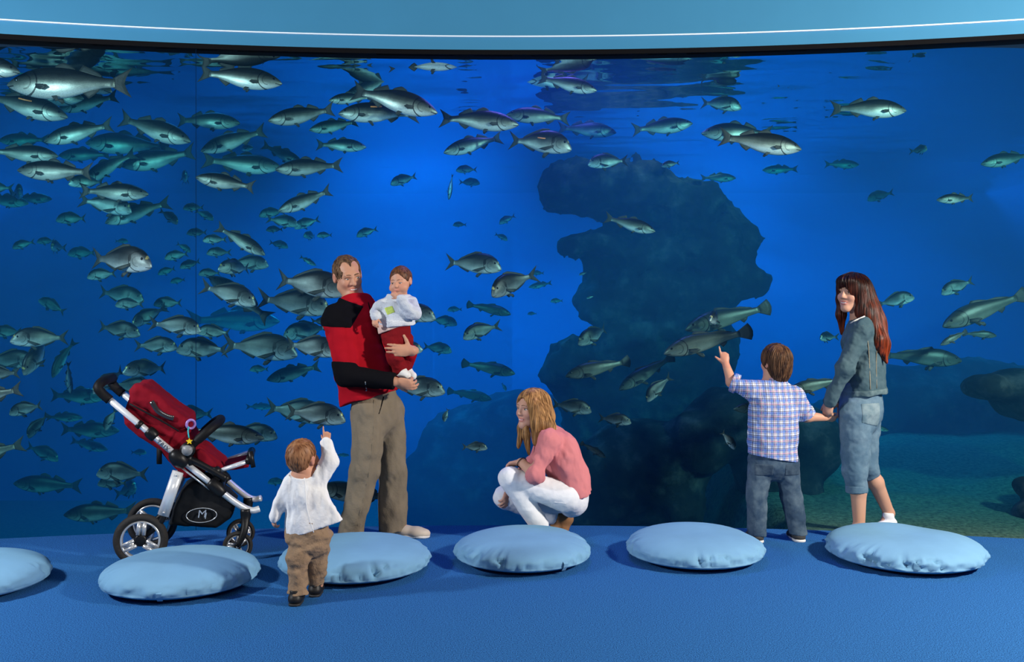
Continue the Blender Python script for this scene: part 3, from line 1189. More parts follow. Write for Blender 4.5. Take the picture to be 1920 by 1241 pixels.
# fleece jacket
m_red = material('red_fleece', (0.40, 0.008, 0.018), 0.95, 0.05, noise=(14, 0.85), bump=(420, 0.35))
m_blk = material('black_fleece', (0.006, 0.006, 0.008), 0.95, 0.05, bump=(420, 0.3))
ja = SDF()
ja.chain([q(669, 578), q(664, 618), q(678, 690), q(691, 742)], [0.125, 0.188, 0.180, 0.205], 0.05, Ft, 0.76)
ja.cone(q(669, 590), sr, 0.07, 0.08, 0.05).cone(q(669, 585), sl, 0.07, 0.08, 0.05)
ja.chain([sr, er, wr], [0.080, 0.066, 0.046], 0.03)
ja.chain([sl, el, wl + (el - wl) * 0.12], [0.078, 0.062, 0.046], 0.03)
ja.cone(q(668, 574), q(665, 556, -0.01), 0.086, 0.080, 0.03)
ja.grid(0.005)
hemn = np.array((0.12, 0, -1.0))
hem = q(695, 744)
# only the trunk ends at the hem: the near sleeve stays above it anyway
ja.cut(q(697, 743), (0.28, 0.0, -1.0))
ja.cut(q(666, 557), (-0.25, 0.35, 1.0))
ja.cut(wr + (wr - er) * 0.01, wr - er, near=(wr, 0.08))
ja.ripple(0.013, 9, 9, 15, 2, 1.0)
jo = part(ja, 'fleece_jacket', m_red, bo)
full = ja.f.copy()


# elbow-to-cuff panel: a fat copy of the forearm bounded by the sleeve
fa = SDF()
fa.chain([er + (sr - er) * 0.30, er, wr], [0.078, 0.0705, 0.0505], 0.03)
fa.grid(0.005)
fa.cut(er + (sr - er) * 0.22, sr - er + np.array((0.10, 0, 0.10)))
fa.cut(wr + (wr - er) * 0.02, wr - er)
fa.ripple(0.013, 9, 9, 15, 2, 1.0)
part(fa, 'sleeve_panel', m_blk, jo, 'black panel from elbow to cuff')
patch(ja, 'shoulder_panel', m_blk, jo, [(q(640, 612), (-0.05, 0, -1.0)), (q(664, 600, -0.3), (1.0, 0.1, -0.55)), (q(651, 562), (0.35, 0.0, 1.0))], off=0.005)
stitched(ja, 'front_zip', [(690, 566), (697, 590), (708, 622), (722, 660), (736, 695)], 0.004, m_blk, jo)
stitched(ja, 'pocket_zip', [(685, 715), (687, 733)], 0.005, material('zip_metal', (0.5, 0.5, 0.5), 0.35, 0.5, 0.8), jo)
# trousers
m_khaki = material('khaki_cotton', (0.215, 0.175, 0.125), 0.9, 0.1, noise=(10, 0.82), bump=(90, 0.25))
tr = SDF()
tr.chain([q(700, 735), q(706, 772)], [0.165, 0.170], 0.05, Ft, 0.72)
for h_, k_, a_, rr in zip(hips, knees, ank, ((0.100, 0.088, 0.074), (0.100, 0.083, 0.084))):
    tr.chain([h_, k_, a_ - np.array((0, 0, 0.045))], rr, 0.03)
tr.grid(0.005)
tr.cut((0, 0, 0.040), (0, 0, -1))
tr.ripple(0.020, 9, 9, 5, 2, 5.0)
tr.ripple(0.010, 22, 22, 14, 2, 8.0)
to = part(tr, 'trousers', m_khaki, bo)
stitched(tr, 'pocket_zip', [(719, 744), (715, 760), (710, 776)], 0.004, m_blk, to)
stitched(tr, 'side_seam', [(701, 750), (701, 800), (697, 850), (690, 900), (678, 950), (670, 985)], 0.003, m_khaki, to, 4)
m_canvas = material('beige_canvas', (0.62, 0.53, 0.42), 0.8, 0.2, noise=(20, 0.9))
for a_ in ank:
    h_ = np.array((a_[0] - 0.055, a_[1] + 0.015, 0.0))
    so = shoe('shoe', h_, h_ + np.array((0.285, -0.06, 0.0)), 0.10, 0.085, m_canvas, bo, m_rubber_white)
# ------------------------------------------------------------------ the baby on the man's arm
D = 5.86
q = lambda x, y, dy=0.0: np.array(P(x, y, D + dy))
Fb = np.array((-0.15, -0.95, 0.0))
m_skin = skin_material('baby_skin', (0.62, 0.31, 0.20))
root = empty('person', P(742, 640, D), 'baby in a pale sweater and red trousers carried on the man\'s arm', 'person')
body = SDF()
hd = Head(q(751, 527), (-0.28, -0.94, -0.14), (-0.05, 0, 1), 0.80, baby=True)
hd.build(body, q(747, 560, 0.03), 0.05)
body.chain([q(747, 566, 0.02), q(745, 600), q(744, 632)], [0.062, 0.078, 0.066], 0.03, Fb, 0.8)
s1, e1, w1 = q(720, 572), q(704, 589, -0.05), q(704, 591, -0.10)
s2, e2, w2 = q(772, 570), q(776, 587, -0.08), q(747, 558, -0.13)
e1 = q(707, 582, 0.0)
w1 = q(703, 594, -0.09)
body.chain([s1, e1, w1], [0.028, 0.025, 0.018], 0.02)
body.chain([s2, e2, w2], [0.028, 0.025, 0.018], 0.02)
hand(body, w1, (0.05, -0.35, -0.9), (0.2, 0.9, -0.3), 0.095, 1, (35, 35, 40, 45), 0.03, (0.7, 0.6, 0.2))
hand(body, w2, (-0.75, 0.15, 0.55), (0.0, 0.9, 0.2), 0.090, 1, (40, 45, 50, 50), 0.02, (0.6, 0.5, 0.3))
lg = [(q(733, 636, -0.02), q(741, 668, -0.045), q(750, 694, -0.01)), (q(757, 636, 0.03), q(760, 668, 0.03), q(761, 695, 0.06))]
for h_, k_, a_ in lg:
    body.chain([h_, k_, a_], [0.042, 0.036, 0.028], 0.02)
    body.cone(a_, a_ + np.array((0.04, -0.02, -0.03)), 0.022, 0.018, 0.02)
body.grid(0.0036)
bo = part(body, 'body', m_skin, root)
hd.tint(bo.data, world_loc(root), 0.5)
hd.features(bo, body, iris=(0.02, 0.015, 0.01), brow=(0.20, 0.10, 0.06), smile=False, look=(0.2, -0.7), brow_w=0.0022, open_=0.8)
hr = hd.hair_cap(0.004, nape=-0.05)
hr.grid(0.0036, 0.02)


carve(hr, hd, (0, 0.085, -0.03), (0.078, 0.075, 0.092))
carve(hr, hd, (0, 0.05, -0.10), (0.10, 0.085, 0.07))
hr.ripple(0.003, 60, 60, 30, 2, 2.0)
part(hr, 'hair', hair_material('fine_auburn_hair', (0.05, 0.018, 0.010), (0.20, 0.08, 0.035), (90, 90, 40)), bo)
m_knit = material('pale_knit', (0.62, 0.66, 0.72), 0.9, 0.1, noise=(30, 0.9), bump=(170, 0.5))
sw = SDF()
sw.chain([q(747, 560, 0.02), q(745, 592), q(742, 608)], [0.075, 0.104, 0.103], 0.03, Fb, 0.85)
sw.chain([s1, e1, w1], [0.043, 0.038, 0.029], 0.02)
sw.chain([s2, e2, w2 + (e2 - w2) * 0.12], [0.043, 0.040, 0.028], 0.02)
sw.grid(0.004)
sw.cut(q(742, 611), (0.10, 0, -1))
sw.cut(q(748, 552), (0, 0, 1))
sw.ripple(0.008, 20, 20, 30, 2, 4.0)
so_ = part(sw, 'sweater', m_knit, bo)
patch(sw, 'hem_ribbing', material('white_ribbing', (0.75, 0.78, 0.82), 0.9, 0.1, bump=(260, 0.6)), so_, [(q(742, 600), (0.10, 0, 1)), (q(722, 600, -0.2), (-1, 0.0, 0.2))], off=0.003)
patch(sw, 'printed_motif', material('lime_print', (0.50, 0.62, 0.14), 0.8, 0.1, noise=(60, 0.6)), so_, [(q(742, 586), (0.4, 0, -1)), (q(732, 575), (-0.25, 0, 1)), (q(724, 580), (-1, 0.0, -0.5)), (q(742, 580), (1, 0, 0.5)), (q(740, 580, -0.02), (0, 1, 0))], off=0.0025)
us = SDF()
us.chain([q(740, 605), q(736, 616)], [0.098, 0.092], 0.02, Fb, 0.85)
us.grid(0.004)
us.cut(q(738, 617), (0.35, 0, -1))
part(us, 'undershirt', material('pink_cotton', (0.66, 0.48, 0.42), 0.9, 0.1, bump=(60, 0.3)), bo)
pn = SDF()
pn.chain([q(745, 618), q(744, 634)], [0.088, 0.086], 0.03, Fb, 0.85)
for h_, k_, a_ in lg:
    pn.chain([h_, k_, a_ - (a_ - k_) * 0.15], [0.056, 0.050, 0.042], 0.015)
pn.grid(0.004)
pn.ripple(0.012, 18, 18, 26, 2, 6.0)
po = part(pn, 'trousers', material('red_corduroy', (0.20, 0.006, 0.010), 0.9, 0.15, noise=(14, 0.8), bump=(120, 0.3)), bo)
for h_, k_, a_ in lg:
    sk = SDF()
    sk.cone(a_ + (k_ - a_) * 0.1, a_ + np.array((0.008, 0, -0.012)), 0.034, 0.031, 0.02).cone(a_, a_ + np.array((0.045, -0.025, -0.03)), 0.030, 0.025, 0.02)
    sk.grid(0.004)
    part(sk, 'sock', material('white_cotton', (0.78, 0.78, 0.76), 0.9, 0.1), bo)
# ------------------------------------------------------------------ the walking toddler, seen from behind
D = 4.80
q = lambda x, y, dy=0.0: np.array(P(x, y, D + dy))
Fb = np.array((0.15, 0.98, 0.0))
m_skin = skin_material('toddler_skin', (0.62, 0.30, 0.19))
root = empty('person', GA(575, D, 0), 'toddler in a white shirt walking away with one arm raised, pointing at a fish', 'person')
body = SDF()
hd = Head(q(567, 856, 0.0), (0.42, 0.82, 0.32), (0.03, -0.3, 1), 0.83, baby=True)
hd.build(body, q(570, 896, 0.0), 0.052)
body.chain([q(571, 900), q(572, 935), q(577, 985)], [0.068, 0.078, 0.078], 0.04, Fb, 0.78)
s1, e1, w1 = q(547, 902), q(524, 943, -0.02), q(514, 968, -0.03)
s2, e2, w2 = q(596, 896, 0.0), q(620, 866, 0.03), q(613, 830, 0.05)
body.chain([s1, e1, w1], [0.030, 0.026, 0.019], 0.02)
body.chain([s2, e2, w2], [0.030, 0.026, 0.020], 0.02)
hand(body, w1, (-0.05, 0.1, -1.0), (0.6, 0.6, 0.0), 0.090, -1, (25, 30, 35, 40), 0.03, (0.8, 0.5, 0.1))
hand(body, w2, (-0.04, 0.08, 1.0), (0.0, 1.0, 0.0), 0.100, 1, ((2, 0, 0), (75, 95, 60), (78, 95, 60), (80, 95, 60)), 0.03, (0.6, 0.55, 0.5), 60)
lg = [(q(560, 1008, -0.02), q(559, 1052, -0.07), GA(557, D - 0.09, 0.055)), (q(597, 1008, 0.02), q(594, 1052, 0.03), GA(594, D + 0.06, 0.055))]
for h_, k_, a_ in lg:
    body.chain([h_, k_, a_], [0.042, 0.036, 0.030], 0.02)
    body.cone(a_, a_ + np.array((0.0, 0.05, -0.03)), 0.026, 0.02, 0.02)
body.grid(0.0036)
bo = part(body, 'body', m_skin, root)
hd.tint(bo.data, world_loc(root), 0.5)
hd.features(bo, body, iris=(0.03, 0.05, 0.07), brow=(0.3, 0.16, 0.08), smile=False, brow_w=0.002)
hr = hd.hair_cap(0.0045, nape=-0.062)
hr.grid(0.0036, 0.02)
carve(hr, hd, (0, 0.095, -0.03), (0.080, 0.075, 0.095))
carve(hr, hd, (0.082, 0.0, -0.03), (0.03, 0.032, 0.05))
carve(hr, hd, (-0.082, 0.0, -0.03), (0.03, 0.032, 0.05))
hair(hr, hd, hair_material('fine_copper_hair', (0.17, 0.060, 0.022), (0.42, 0.20, 0.09), (40, 40, 12)), bo, 420, 0.0013, 0.035, -0.2, 4, swirl=0.5)
m_wc = material('white_muslin', (0.86, 0.85, 0.84), 0.9, 0.1, bump=(45, 0.35))
sh = SDF()
sh.chain([q(570, 890), q(570, 930), q(574, 980), q(577, 1002)], [0.078, 0.094, 0.102, 0.110], 0.03, Fb, 0.85)
sh.cone(q(592, 930, -0.02), q(616, 980, -0.04), 0.055, 0.060, 0.05, Fb, 0.6)
sh.chain([s1, e1, w1], [0.044, 0.041, 0.034], 0.015)
sh.chain([s2, e2, w2], [0.048, 0.043, 0.036], 0.025)
sh.grid(0.004)
sh.ripple(0.016, 16, 16, 5, 2, 3.0)
sh.ripple(0.007, 34, 34, 14, 2, 7.0)
sh.cut(q(575, 998), (-0.06, 0, -1))
sh.cut(q(610, 983), (0.32, -0.0, -1))
sh.cut(q(568, 886), (0, -0.35, 1), near=(q(568, 878), 0.075))
so_ = part(sh, 'shirt', m_wc, bo)
bm = bmesh.new()
pts = []
for (x, y, dy) in ((571, 896, -0.075), (573, 925, -0.098), (577, 960, -0.115), (588, 998, -0.118)):
    pts.append(q(x, y, dy))
tube(bm, smooth_path(pts), 0.0028, 8)
link('back_placket', bm_mesh('back_placket', bm), m_wc, so_)
pn = SDF()
pn.chain([q(577, 990), q(578, 1010)], [0.108, 0.112], 0.03, Fb, 0.85)
for h_, k_, a_ in lg:
    pn.chain([h_, k_, a_ + np.array((0, 0, -0.012))], [0.064, 0.054, 0.047], 0.015)
pn.grid(0.004)
pn.cut((0, 0, 0.052), (0, 0, -1))
pn.ripple(0.020, 10, 10, 24, 2, 6.0)
pn.ripple(0.006, 40, 40, 40, 2, 6.0)
part(pn, 'trousers', material('brown_corduroy', (0.30, 0.20, 0.125), 0.9, 0.1, noise=(12, 0.75), bump=(110, 0.35)), bo)
m_bs = material('black_leather', (0.010, 0.009, 0.009), 0.5, 0.4)
for h_, k_, a_ in lg:
    h0 = np.array((a_[0] - 0.003, a_[1] - 0.045, 0.0))
    shoe('shoe', h0, h0 + np.array((-0.012, 0.135, 0.0)), 0.070, 0.062, m_bs, bo, m_rubber_dark, 0.008, sole_t=0.012)
# ------------------------------------------------------------------ the crouching woman
D = 6.05
q = lambda x, y, dy=0.0: np.array(P(x, y, D + dy))
m_skin = skin_material('light_skin', (0.62, 0.34, 0.24), (0.62, 0.16, 0.15))
root = empty('person', GA(1020, D, 0), 'blonde woman in a pink blouse and white jeans crouching by the window', 'person')
body = SDF()
Fc = np.array((-0.95, -0.20, -0.25))
hd = Head(q(997, 766), (-0.74, -0.66, -0.02), (0.05, 0, 1), 1.02, fem=True)
hd.build(body, q(1018, 812))
body.chain([q(1020, 815), q(1048, 850), q(1066, 900), q(1068, 922)], [0.10, 0.145, 0.120, 0.108], 0.05, Fc, 0.72)
sl, sr = q(1030, 825, -0.155), q(1030, 822, 0.15)
body.cone(q(1020, 818), sl, 0.05, 0.05, 0.04).cone(q(1020, 818), sr, 0.05, 0.05, 0.04)
el, wl = q(1003, 890, -0.20), q(977, 866, -0.10)
er, wr = q(985, 890, 0.12), q(955, 917, 0.10)
body.chain([sl, el, wl], [0.045, 0.038, 0.026], 0.03)
body.chain([sr, er, wr], [0.045, 0.038, 0.026], 0.03)
hand(body, wl, (-0.75, 0.55, -0.25), (-0.3, -0.2, -0.9), 0.165, -1, (20, 25, 25, 30), 0.03)
hand(body, wr, (-0.25, -0.45, -0.8), (-0.6, 0.6, -0.2), 0.165, 1, (25, 30, 30, 35), 0.03)
legs = [(q(1062, 936, -0.10), q(957, 897, -0.11), q(1012, 985, -0.07)), (q(1060, 938, 0.10), q(946, 932, 0.14), q(1046, 972, 0.15))]
for h_, k_, a_ in legs:
    body.chain([h_ + np.array((0, 0, 0.015)), k_, a_], [0.072, 0.054, 0.040], 0.02)
body.cone(legs[0][2], legs[0][2] + np.array((-0.13, -0.02, -0.045)), 0.035, 0.025, 0.02)
body.cone(legs[1][2], legs[1][2] + np.array((0.02, 0.0, -0.09)), 0.035, 0.028, 0.02)
body.grid(0.0045)
bo = part(body, 'body', m_skin, root)
hd.tint(bo.data, world_loc(root))
hd.features(bo, body, iris=(0.05, 0.07, 0.08), brow=(0.20, 0.11, 0.06), brow_w=0.0026, look=(0.2, 0))
# long blonde hair
hr = hd.hair_cap(0.014, nape=-0.02)
s_ = hd.s
T = hd.T
for sx, pts in ((1, [(0.066, 0.0, 0.045), (0.074, -0.012, -0.04), (0.072, 0.015, -0.13), (0.060, 0.055, -0.24)]), (-1, [(-0.070, 0.035, 0.045), (-0.085, 0.015, -0.05), (-0.095, -0.01, -0.12), (-0.09, -0.02, -0.20)])):
    hr.chain([T(*p) for p in pts], [0.022, 0.024, 0.022, 0.010], 0.03)
hr.chain([T(0, -0.075, 0.03), T(0, -0.085, -0.06), T(-0.01, -0.085, -0.14)], [0.06, 0.075, 0.06], 0.04)
hr.chain([q(985, 785, -0.06), q(986, 815, -0.07), q(992, 850, -0.08)], [0.018, 0.021, 0.009], 0.02)
hr.chain([q(1003, 765, -0.09), q(1010, 795, -0.11), q(1004, 832, -0.12)], [0.035, 0.040, 0.014], 0.03)
hr.chain([q(1018, 770, -0.05), q(1028, 800, -0.10), q(1035, 812, -0.13)], [0.045, 0.040, 0.02], 0.03)
hr.grid(0.0042, 0.02)
carve(hr, hd, (0, 0.108, -0.016), (0.068, 0.070, 0.100))
carve(hr, hd, (0, 0.045, -0.045), (0.060, 0.09, 0.075))
hair(hr, hd, hair_material('long_blonde_hair', (0.17, 0.075, 0.022), (0.55, 0.29, 0.11), (60, 60, 6)), bo, 760, 0.0030, 0.36, -0.22, 5, wob=0.10)
m_pink = material('salmon_pink_cotton', (0.66, 0.22, 0.23), 0.85, 0.15, noise=(9, 0.92), bump=(120, 0.12))
bl = SDF()
bl.chain([q(1020, 815), q(1050, 852), q(1070, 900), q(1076, 932)], [0.105, 0.160, 0.145, 0.160], 0.05, Fc, 0.74)
bl.cone(q(1020, 818), sl, 0.055, 0.062, 0.04).cone(q(1020, 818), sr, 0.055, 0.062, 0.04)
bl.chain([sl, el, el + (wl - el) * 0.15], [0.064, 0.054, 0.050], 0.03)
bl.chain([sr, er, er + (wr - er) * 0.3], [0.062, 0.052, 0.046], 0.03)
bl.grid(0.005)
bl.cut(q(1080, 930), (0.42, 0, -1.0))
bl.cut(el + (wl - el) * 0.16, wl - el, near=(el + (wl - el) * 0.3, 0.085))
bl.ripple(0.014, 16, 16, 7, 2, 3.0, M=np.array(frame((0.5, 0.0, -0.8)))[:, [0, 2, 1]])
bl.ripple(0.006, 40, 40, 20, 2, 5.0)
blo = part(bl, 'blouse', m_pink, bo)
cf = SDF()
cf.cone(el + (wl - el) * 0.02, el + (wl - el) * 0.22, 0.058, 0.054, 0.01)
cf.grid(0.004)
cf.cut(el + (wl - el) * 0.22, wl - el)
cf.cut(el + (wl - el) * 0.0, el - wl)
part(cf, 'rolled_cuff', m_pink, blo)
m_wj = material('white_denim', (0.80, 0.82, 0.86), 0.85, 0.15, bump=(150, 0.12))
jn = SDF()
jn.chain([q(1070, 908), q(1070, 928)], [0.148, 0.140], 0.05, Fc, 0.78)
for i, (h_, k_, a_) in enumerate(legs):
    jn.chain([h_ + np.array((0, 0, 0.012)), k_], [0.094, 0.070], 0.02)
    jn.chain([k_, a_ - (a_ - k_) * (0.0 if i == 0 else 0.12)], [0.072, 0.058], 0.02)
jn.grid(0.0048)
jn.ripple(0.006, 12, 12, 16, 2, 1.0)
jn.ripple(0.0025, 40, 40, 40, 2, 3.0)
jo_ = part(jn, 'jeans', m_wj, bo)
stitched(jn, 'pocket_seam', [(1034, 952), (1037, 941), (1061, 944)], 0.0022, m_wj, jo_, off=0.0)
m_boot = material('tan_suede', (0.30, 0.15, 0.07), 0.85, 0.15, noise=(25, 0.8))
a_ = legs[0][2]
h0 = np.array((a_[0] + 0.04, a_[1], 0.0))
shoe('boot', h0, h0 + np.array((-0.25, -0.03, 0)), 0.092, 0.085, m_boot, bo, m_rubber_dark)
# the far boot stands on its toes
bt = SDF()
a_ = legs[1][2]
bt.cone(a_ + np.array((-0.03, 0, 0.0)), a_ + np.array((0.055, -0.02, 0.005)), 0.045, 0.040, 0.02)
bt.cone(a_ + np.array((0.055, -0.02, 0.0)), np.array((a_[0] + 0.03, a_[1] - 0.02, 0.035)), 0.042, 0.036, 0.02)
bt.cone(np.array((a_[0] + 0.03, a_[1] - 0.02, 0.035)), np.array((a_[0] - 0.03, a_[1] - 0.02, 0.026)), 0.036, 0.026, 0.02)
bt.grid(0.004)
bt.cut((0, 0, 0.0), (0, 0, -1))
part(bt, 'boot', m_boot, bo)
# bracelet
bm = bmesh.new()
c_ = wl + (el - wl) * 0.05
ax_ = (wl - el) / np.linalg.norm(wl - el)
M_ = frame(ax_)
tube(bm, [c_ + M_ @ np.array((0.034 * math.cos(t), 0, 0.034 * math.sin(t))) for t in np.linspace(0, 2 * math.pi, 20)], 0.003, 6)
link('bracelet', bm_mesh('bracelet', bm), material('dark_metal', (0.08, 0.07, 0.06), 0.3, 0.5, 0.8), bo)
# ------------------------------------------------------------------ the boy, seen from behind
D = 6.0
q = lambda x, y, dy=0.0: np.array(P(x, y, D + dy))
Fb = np.array((-0.10, 0.99, 0.0))
m_skin = skin_material('boy_skin', (0.60, 0.31, 0.20))
root = empty('person', GA(1458, D, 0), 'boy in a blue checked shirt and jeans pointing at the fish, seen from behind', 'person')
body = SDF()
hd = Head(q(1454, 680), (-0.45, 0.87, 0.05), (0.02, -0.05, 1), 0.93)
hd.build(body, q(1453, 722))
body.chain([q(1451, 728), q(1450, 770), q(1449, 815), q(1449, 850)], [0.09, 0.125, 0.118, 0.120], 0.04, Fb, 0.7)
sl, el, wl = q(1413, 733), q(1372, 716, 0.05), q(1361, 683, 0.10)
sr, er, wr = q(1489, 742), q(1513, 781, 0.03), q(1546, 783, 0.05)
body.cone(q(1452, 728), sl, 0.05, 0.045, 0.03).cone(q(1452, 728), sr, 0.05, 0.045, 0.03)
body.chain([sl, el, wl], [0.040, 0.034, 0.023], 0.02)
body.chain([sr, er, wr], [0.040, 0.034, 0.023], 0.02)
hand(body, wl, (-0.12, 0.15, 1.0), (0.1, 1.0, 0.0), 0.140, 1, ((-4, 4, 2), (60, 85, 50), (70, 90, 55), (75, 90, 55)), 0.05, (0.75, 0.75, 0.0), 0)
hand(body, wr, (0.95, 0.05, -0.15), (0.0, 0.6, 0.5), 0.130, 1, (30, 35, 38, 42), 0.02, (0.8, 0.4, 0.2))
lg = [(q(1427, 862), q(1419, 930, 0.0), GA(1419, D - 0.02, 0.07)), (q(1474, 862), q(1483, 930, 0.02), GA(1497, D + 0.0, 0.07))]
for h_, k_, a_ in lg:
    body.chain([h_, k_, a_], [0.068, 0.050, 0.036], 0.02)
    body.cone(a_, a_ + np.array((0, 0.10, -0.04)), 0.03, 0.022, 0.02)
body.grid(0.0042)
bo = part(body, 'body', m_skin, root)
hd.tint(bo.data, world_loc(root), 0.5)
hd.features(bo, body, smile=False)
hr = hd.hair_cap(0.016, nape=-0.075)
hr.ell(hd.T(0, -0.052, -0.055), np.array((0.068, 0.050, 0.080)) * hd.s, hd.M, 0.03)
hr.grid(0.0042, 0.02)
carve(hr, hd, (0, 0.11, -0.04), (0.085, 0.08, 0.10))
carve(hr, hd, (0.0, 0.03, -0.13), (0.10, 0.05, 0.05))
hair(hr, hd, hair_material('brown_hair', (0.030, 0.013, 0.007), (0.17, 0.080, 0.035), (50, 50, 12)), bo, 520, 0.0032, 0.11, -0.1, 6, swirl=0.25)
# checked shirt: the weave is a procedural pattern of crossing bands
m_chk = material('checked_cotton', (0.6, 0.65, 0.8), 0.85, 0.15, bump=(160, 0.1))
nt = m_chk.node_tree
b = nt.nodes['Principled BSDF']
tc = nd(nt, 'ShaderNodeTexCoord')
sep = nd(nt, 'ShaderNodeSeparateXYZ')
nt.links.new(tc.outputs['Object'], sep.inputs[0])


def bands(src, period, lo, hi, phase=0.0):
    a = nd(nt, 'ShaderNodeMath', operation='MULTIPLY_ADD')
    a.inputs[1].default_value = 1 / period
    a.inputs[2].default_value = phase
    f = nd(nt, 'ShaderNodeMath', operation='FRACT')
    g = nd(nt, 'ShaderNodeMath', operation='GREATER_THAN')
    l = nd(nt, 'ShaderNodeMath', operation='LESS_THAN')
    mu = nd(nt, 'ShaderNodeMath', operation='MULTIPLY')
    g.inputs[1].default_value = lo
    l.inputs[1].default_value = hi
    nt.links.new(src, a.inputs[0])
    nt.links.new(a.outputs[0], f.inputs[0])
    nt.links.new(f.outputs[0], g.inputs[0])
    nt.links.new(f.outputs[0], l.inputs[0])
    nt.links.new(g.outputs[0], mu.inputs[0])
    nt.links.new(l.outputs[0], mu.inputs[1])
    return mu.outputs[0]


def over(prev, fac, col, amount):
    mx = nd(nt, 'ShaderNodeMix', data_type='RGBA')
    mm = nd(nt, 'ShaderNodeMath', operation='MULTIPLY')
    mm.inputs[1].default_value = amount
    nt.links.new(fac, mm.inputs[0])
    nt.links.new(mm.outputs[0], mx.inputs['Factor'])
    if isinstance(prev, tuple):
        mx.inputs['A'].default_value = (*prev, 1)
    else:
        nt.links.new(prev, mx.inputs['A'])
    mx.inputs['B'].default_value = (*col, 1)
    return mx.outputs['Result']


c = (0.85, 0.87, 0.92)
per = 0.038
for ax_ in ('X', 'Z'):
    c = over(c, bands(sep.outputs[ax_], per, 0.05, 0.42), (0.06, 0.17, 0.54), 0.72)
for ax_ in ('X', 'Z'):
    c = over(c, bands(sep.outputs[ax_], per, 0.48, 0.58), (0.02, 0.02, 0.09), 0.85)
    c = over(c, bands(sep.outputs[ax_], per, 0.88, 0.95), (0.02, 0.02, 0.10), 0.8)
    c = over(c, bands(sep.outputs[ax_], per * 2, 0.34, 0.38), (0.45, 0.05, 0.10), 0.8)
nt.links.new(c, b.inputs['Base Color'])
sh = SDF()
sh.chain([q(1451, 728), q(1450, 765), q(1449, 815), q(1448, 868)], [0.100, 0.150, 0.150, 0.160], 0.04, Fb, 0.74)
sh.cone(q(1452, 728), sl, 0.055, 0.062, 0.03).cone(q(1452, 728), sr, 0.055, 0.060, 0.03)
sh.chain([sl, el + (sl - el) * 0.05], [0.062, 0.056], 0.03)
sh.chain([sr, er + (sr - er) * 0.08], [0.060, 0.055], 0.03)
sh.grid(0.0046)
sh.ripple(0.010, 12, 12, 12, 2, 3.0)
sh.ripple(0.005, 34, 34, 26, 2, 7.0)
sh.cut(q(1449, 857), (-0.17, 0, -1))
sh.cut(q(1452, 712), (0, 0, 1))
sh.cut(el + (sl - el) * 0.02, el - sl, near=(el, 0.10))
sh.cut(er + (sr - er) * 0.05, er - sr, near=(er, 0.085))
sho = part(sh, 'shirt', m_chk, bo)
col_ = SDF()
col_.cone(q(1453, 724), q(1454, 710), 0.078, 0.070, 0.01)
col_.grid(0.0042)
col_.cut(q(1453, 711), (0.0, 0.25, 1))
part(col_, 'collar', m_chk, sho)
for (a_, b_) in ((sl, el), (sr, er)):
    cf = SDF()
    cf.cone(b_ + (a_ - b_) * 0.30, b_ + (a_ - b_) * 0.02, 0.063, 0.062, 0.01)
    cf.grid(0.0042)
    cf.cut(b_ + (a_ - b_) * 0.02, b_ - a_)
    cf.cut(b_ + (a_ - b_) * 0.28, a_ - b_)
    part(cf, 'rolled_cuff', m_chk, sho)
jn = SDF()
jn.chain([q(1449, 838), q(1450, 862)], [0.128, 0.135], 0.03, Fb, 0.78)
for h_, k_, a_ in lg:
    jn.chain([h_, k_, a_ - np.array((0, 0, 0.03))], [0.082, 0.064, 0.058], 0.02)
jn.grid(0.0046)
jn.cut((0, 0, 0.035), (0, 0, -1))
jn.ripple(0.008, 10, 10, 16, 2, 6.0)
jn.ripple(0.003, 40, 40, 40, 2, 6.0)
jo_ = part(jn, 'jeans', denim('mid_blue_denim', (0.030, 0.062, 0.11), (0.12, 0.175, 0.22)), bo)
for x0 in (1410, 1464):
    patch(jn, 'back_pocket', denim('pocket_denim', (0.030, 0.055, 0.09), (0.09, 0.13, 0.17)), jo_, [(q(x0, 870, 0.0), (-1, 0, 0)), (q(x0 + 32, 870, 0.0), (1, 0, 0)), (q(x0, 888), (0, 0, -1)), (q(x0, 866), (0, 0, 1)), (q(x0, 870, -0.03), (0, 1, 0))], off=0.003)
for h_, k_, a_ in lg:
    h0 = np.array((a_[0], a_[1] - 0.055, 0.0))
    shoe('shoe', h0, h0 + np.array((0.0, 0.215, 0.0)), 0.082, 0.06, material('dark_suede', (0.05, 0.05, 0.05), 0.8, 0.2), bo, m_rubber_white)
# ------------------------------------------------------------------ the standing woman
D = 6.1
q = lambda x, y, dy=0.0: np.array(P(x, y, D + dy))
Fw = np.array((-0.88, 0.44, 0.0))
Lf = np.array((-0.44, -0.88, 0.0))       # towards her left
m_skin = skin_material('tanned_skin', (0.56, 0.31, 0.21), (0.55, 0.14, 0.14))
root = empty('person', GA(1612, D, 0), 'woman with long auburn hair in a denim jacket and cropped jeans holding the boy\'s hand', 'person')
body = SDF()
hd = Head(q(1598, 549), (-0.79, -0.59, -0.04), (0.04, 0, 1), 1.0, fem=True)
hd.build(body, q(1616, 600))
body.chain([q(1618, 605), q(1618, 640), q(1620, 695), q(1612, 748)], [0.095, 0.140, 0.110, 0.145], 0.05, Fw, 0.72)
sl, sr = q(1622, 616) + Lf * 0.165, q(1622, 614) - Lf * 0.16
body.cone(q(1621, 607), sl, 0.05, 0.047, 0.04).cone(q(1621, 607), sr, 0.05, 0.047, 0.04)
el, wl = q(1585, 692, -0.16), q(1555, 752, -0.09)
er, wr = q(1590, 690, 0.17), q(1580, 750, 0.12)
body.chain([sl, el, wl], [0.042, 0.035, 0.024], 0.03)
body.chain([sr, er, wr], [0.042, 0.035, 0.024], 0.03)
hand(body, wl, (-0.12, 0.12, -1.0), (0.55, 0.75, 0.0), 0.160, -1, (30, 35, 38, 40), 0.02, (0.8, 0.45, 0.3))
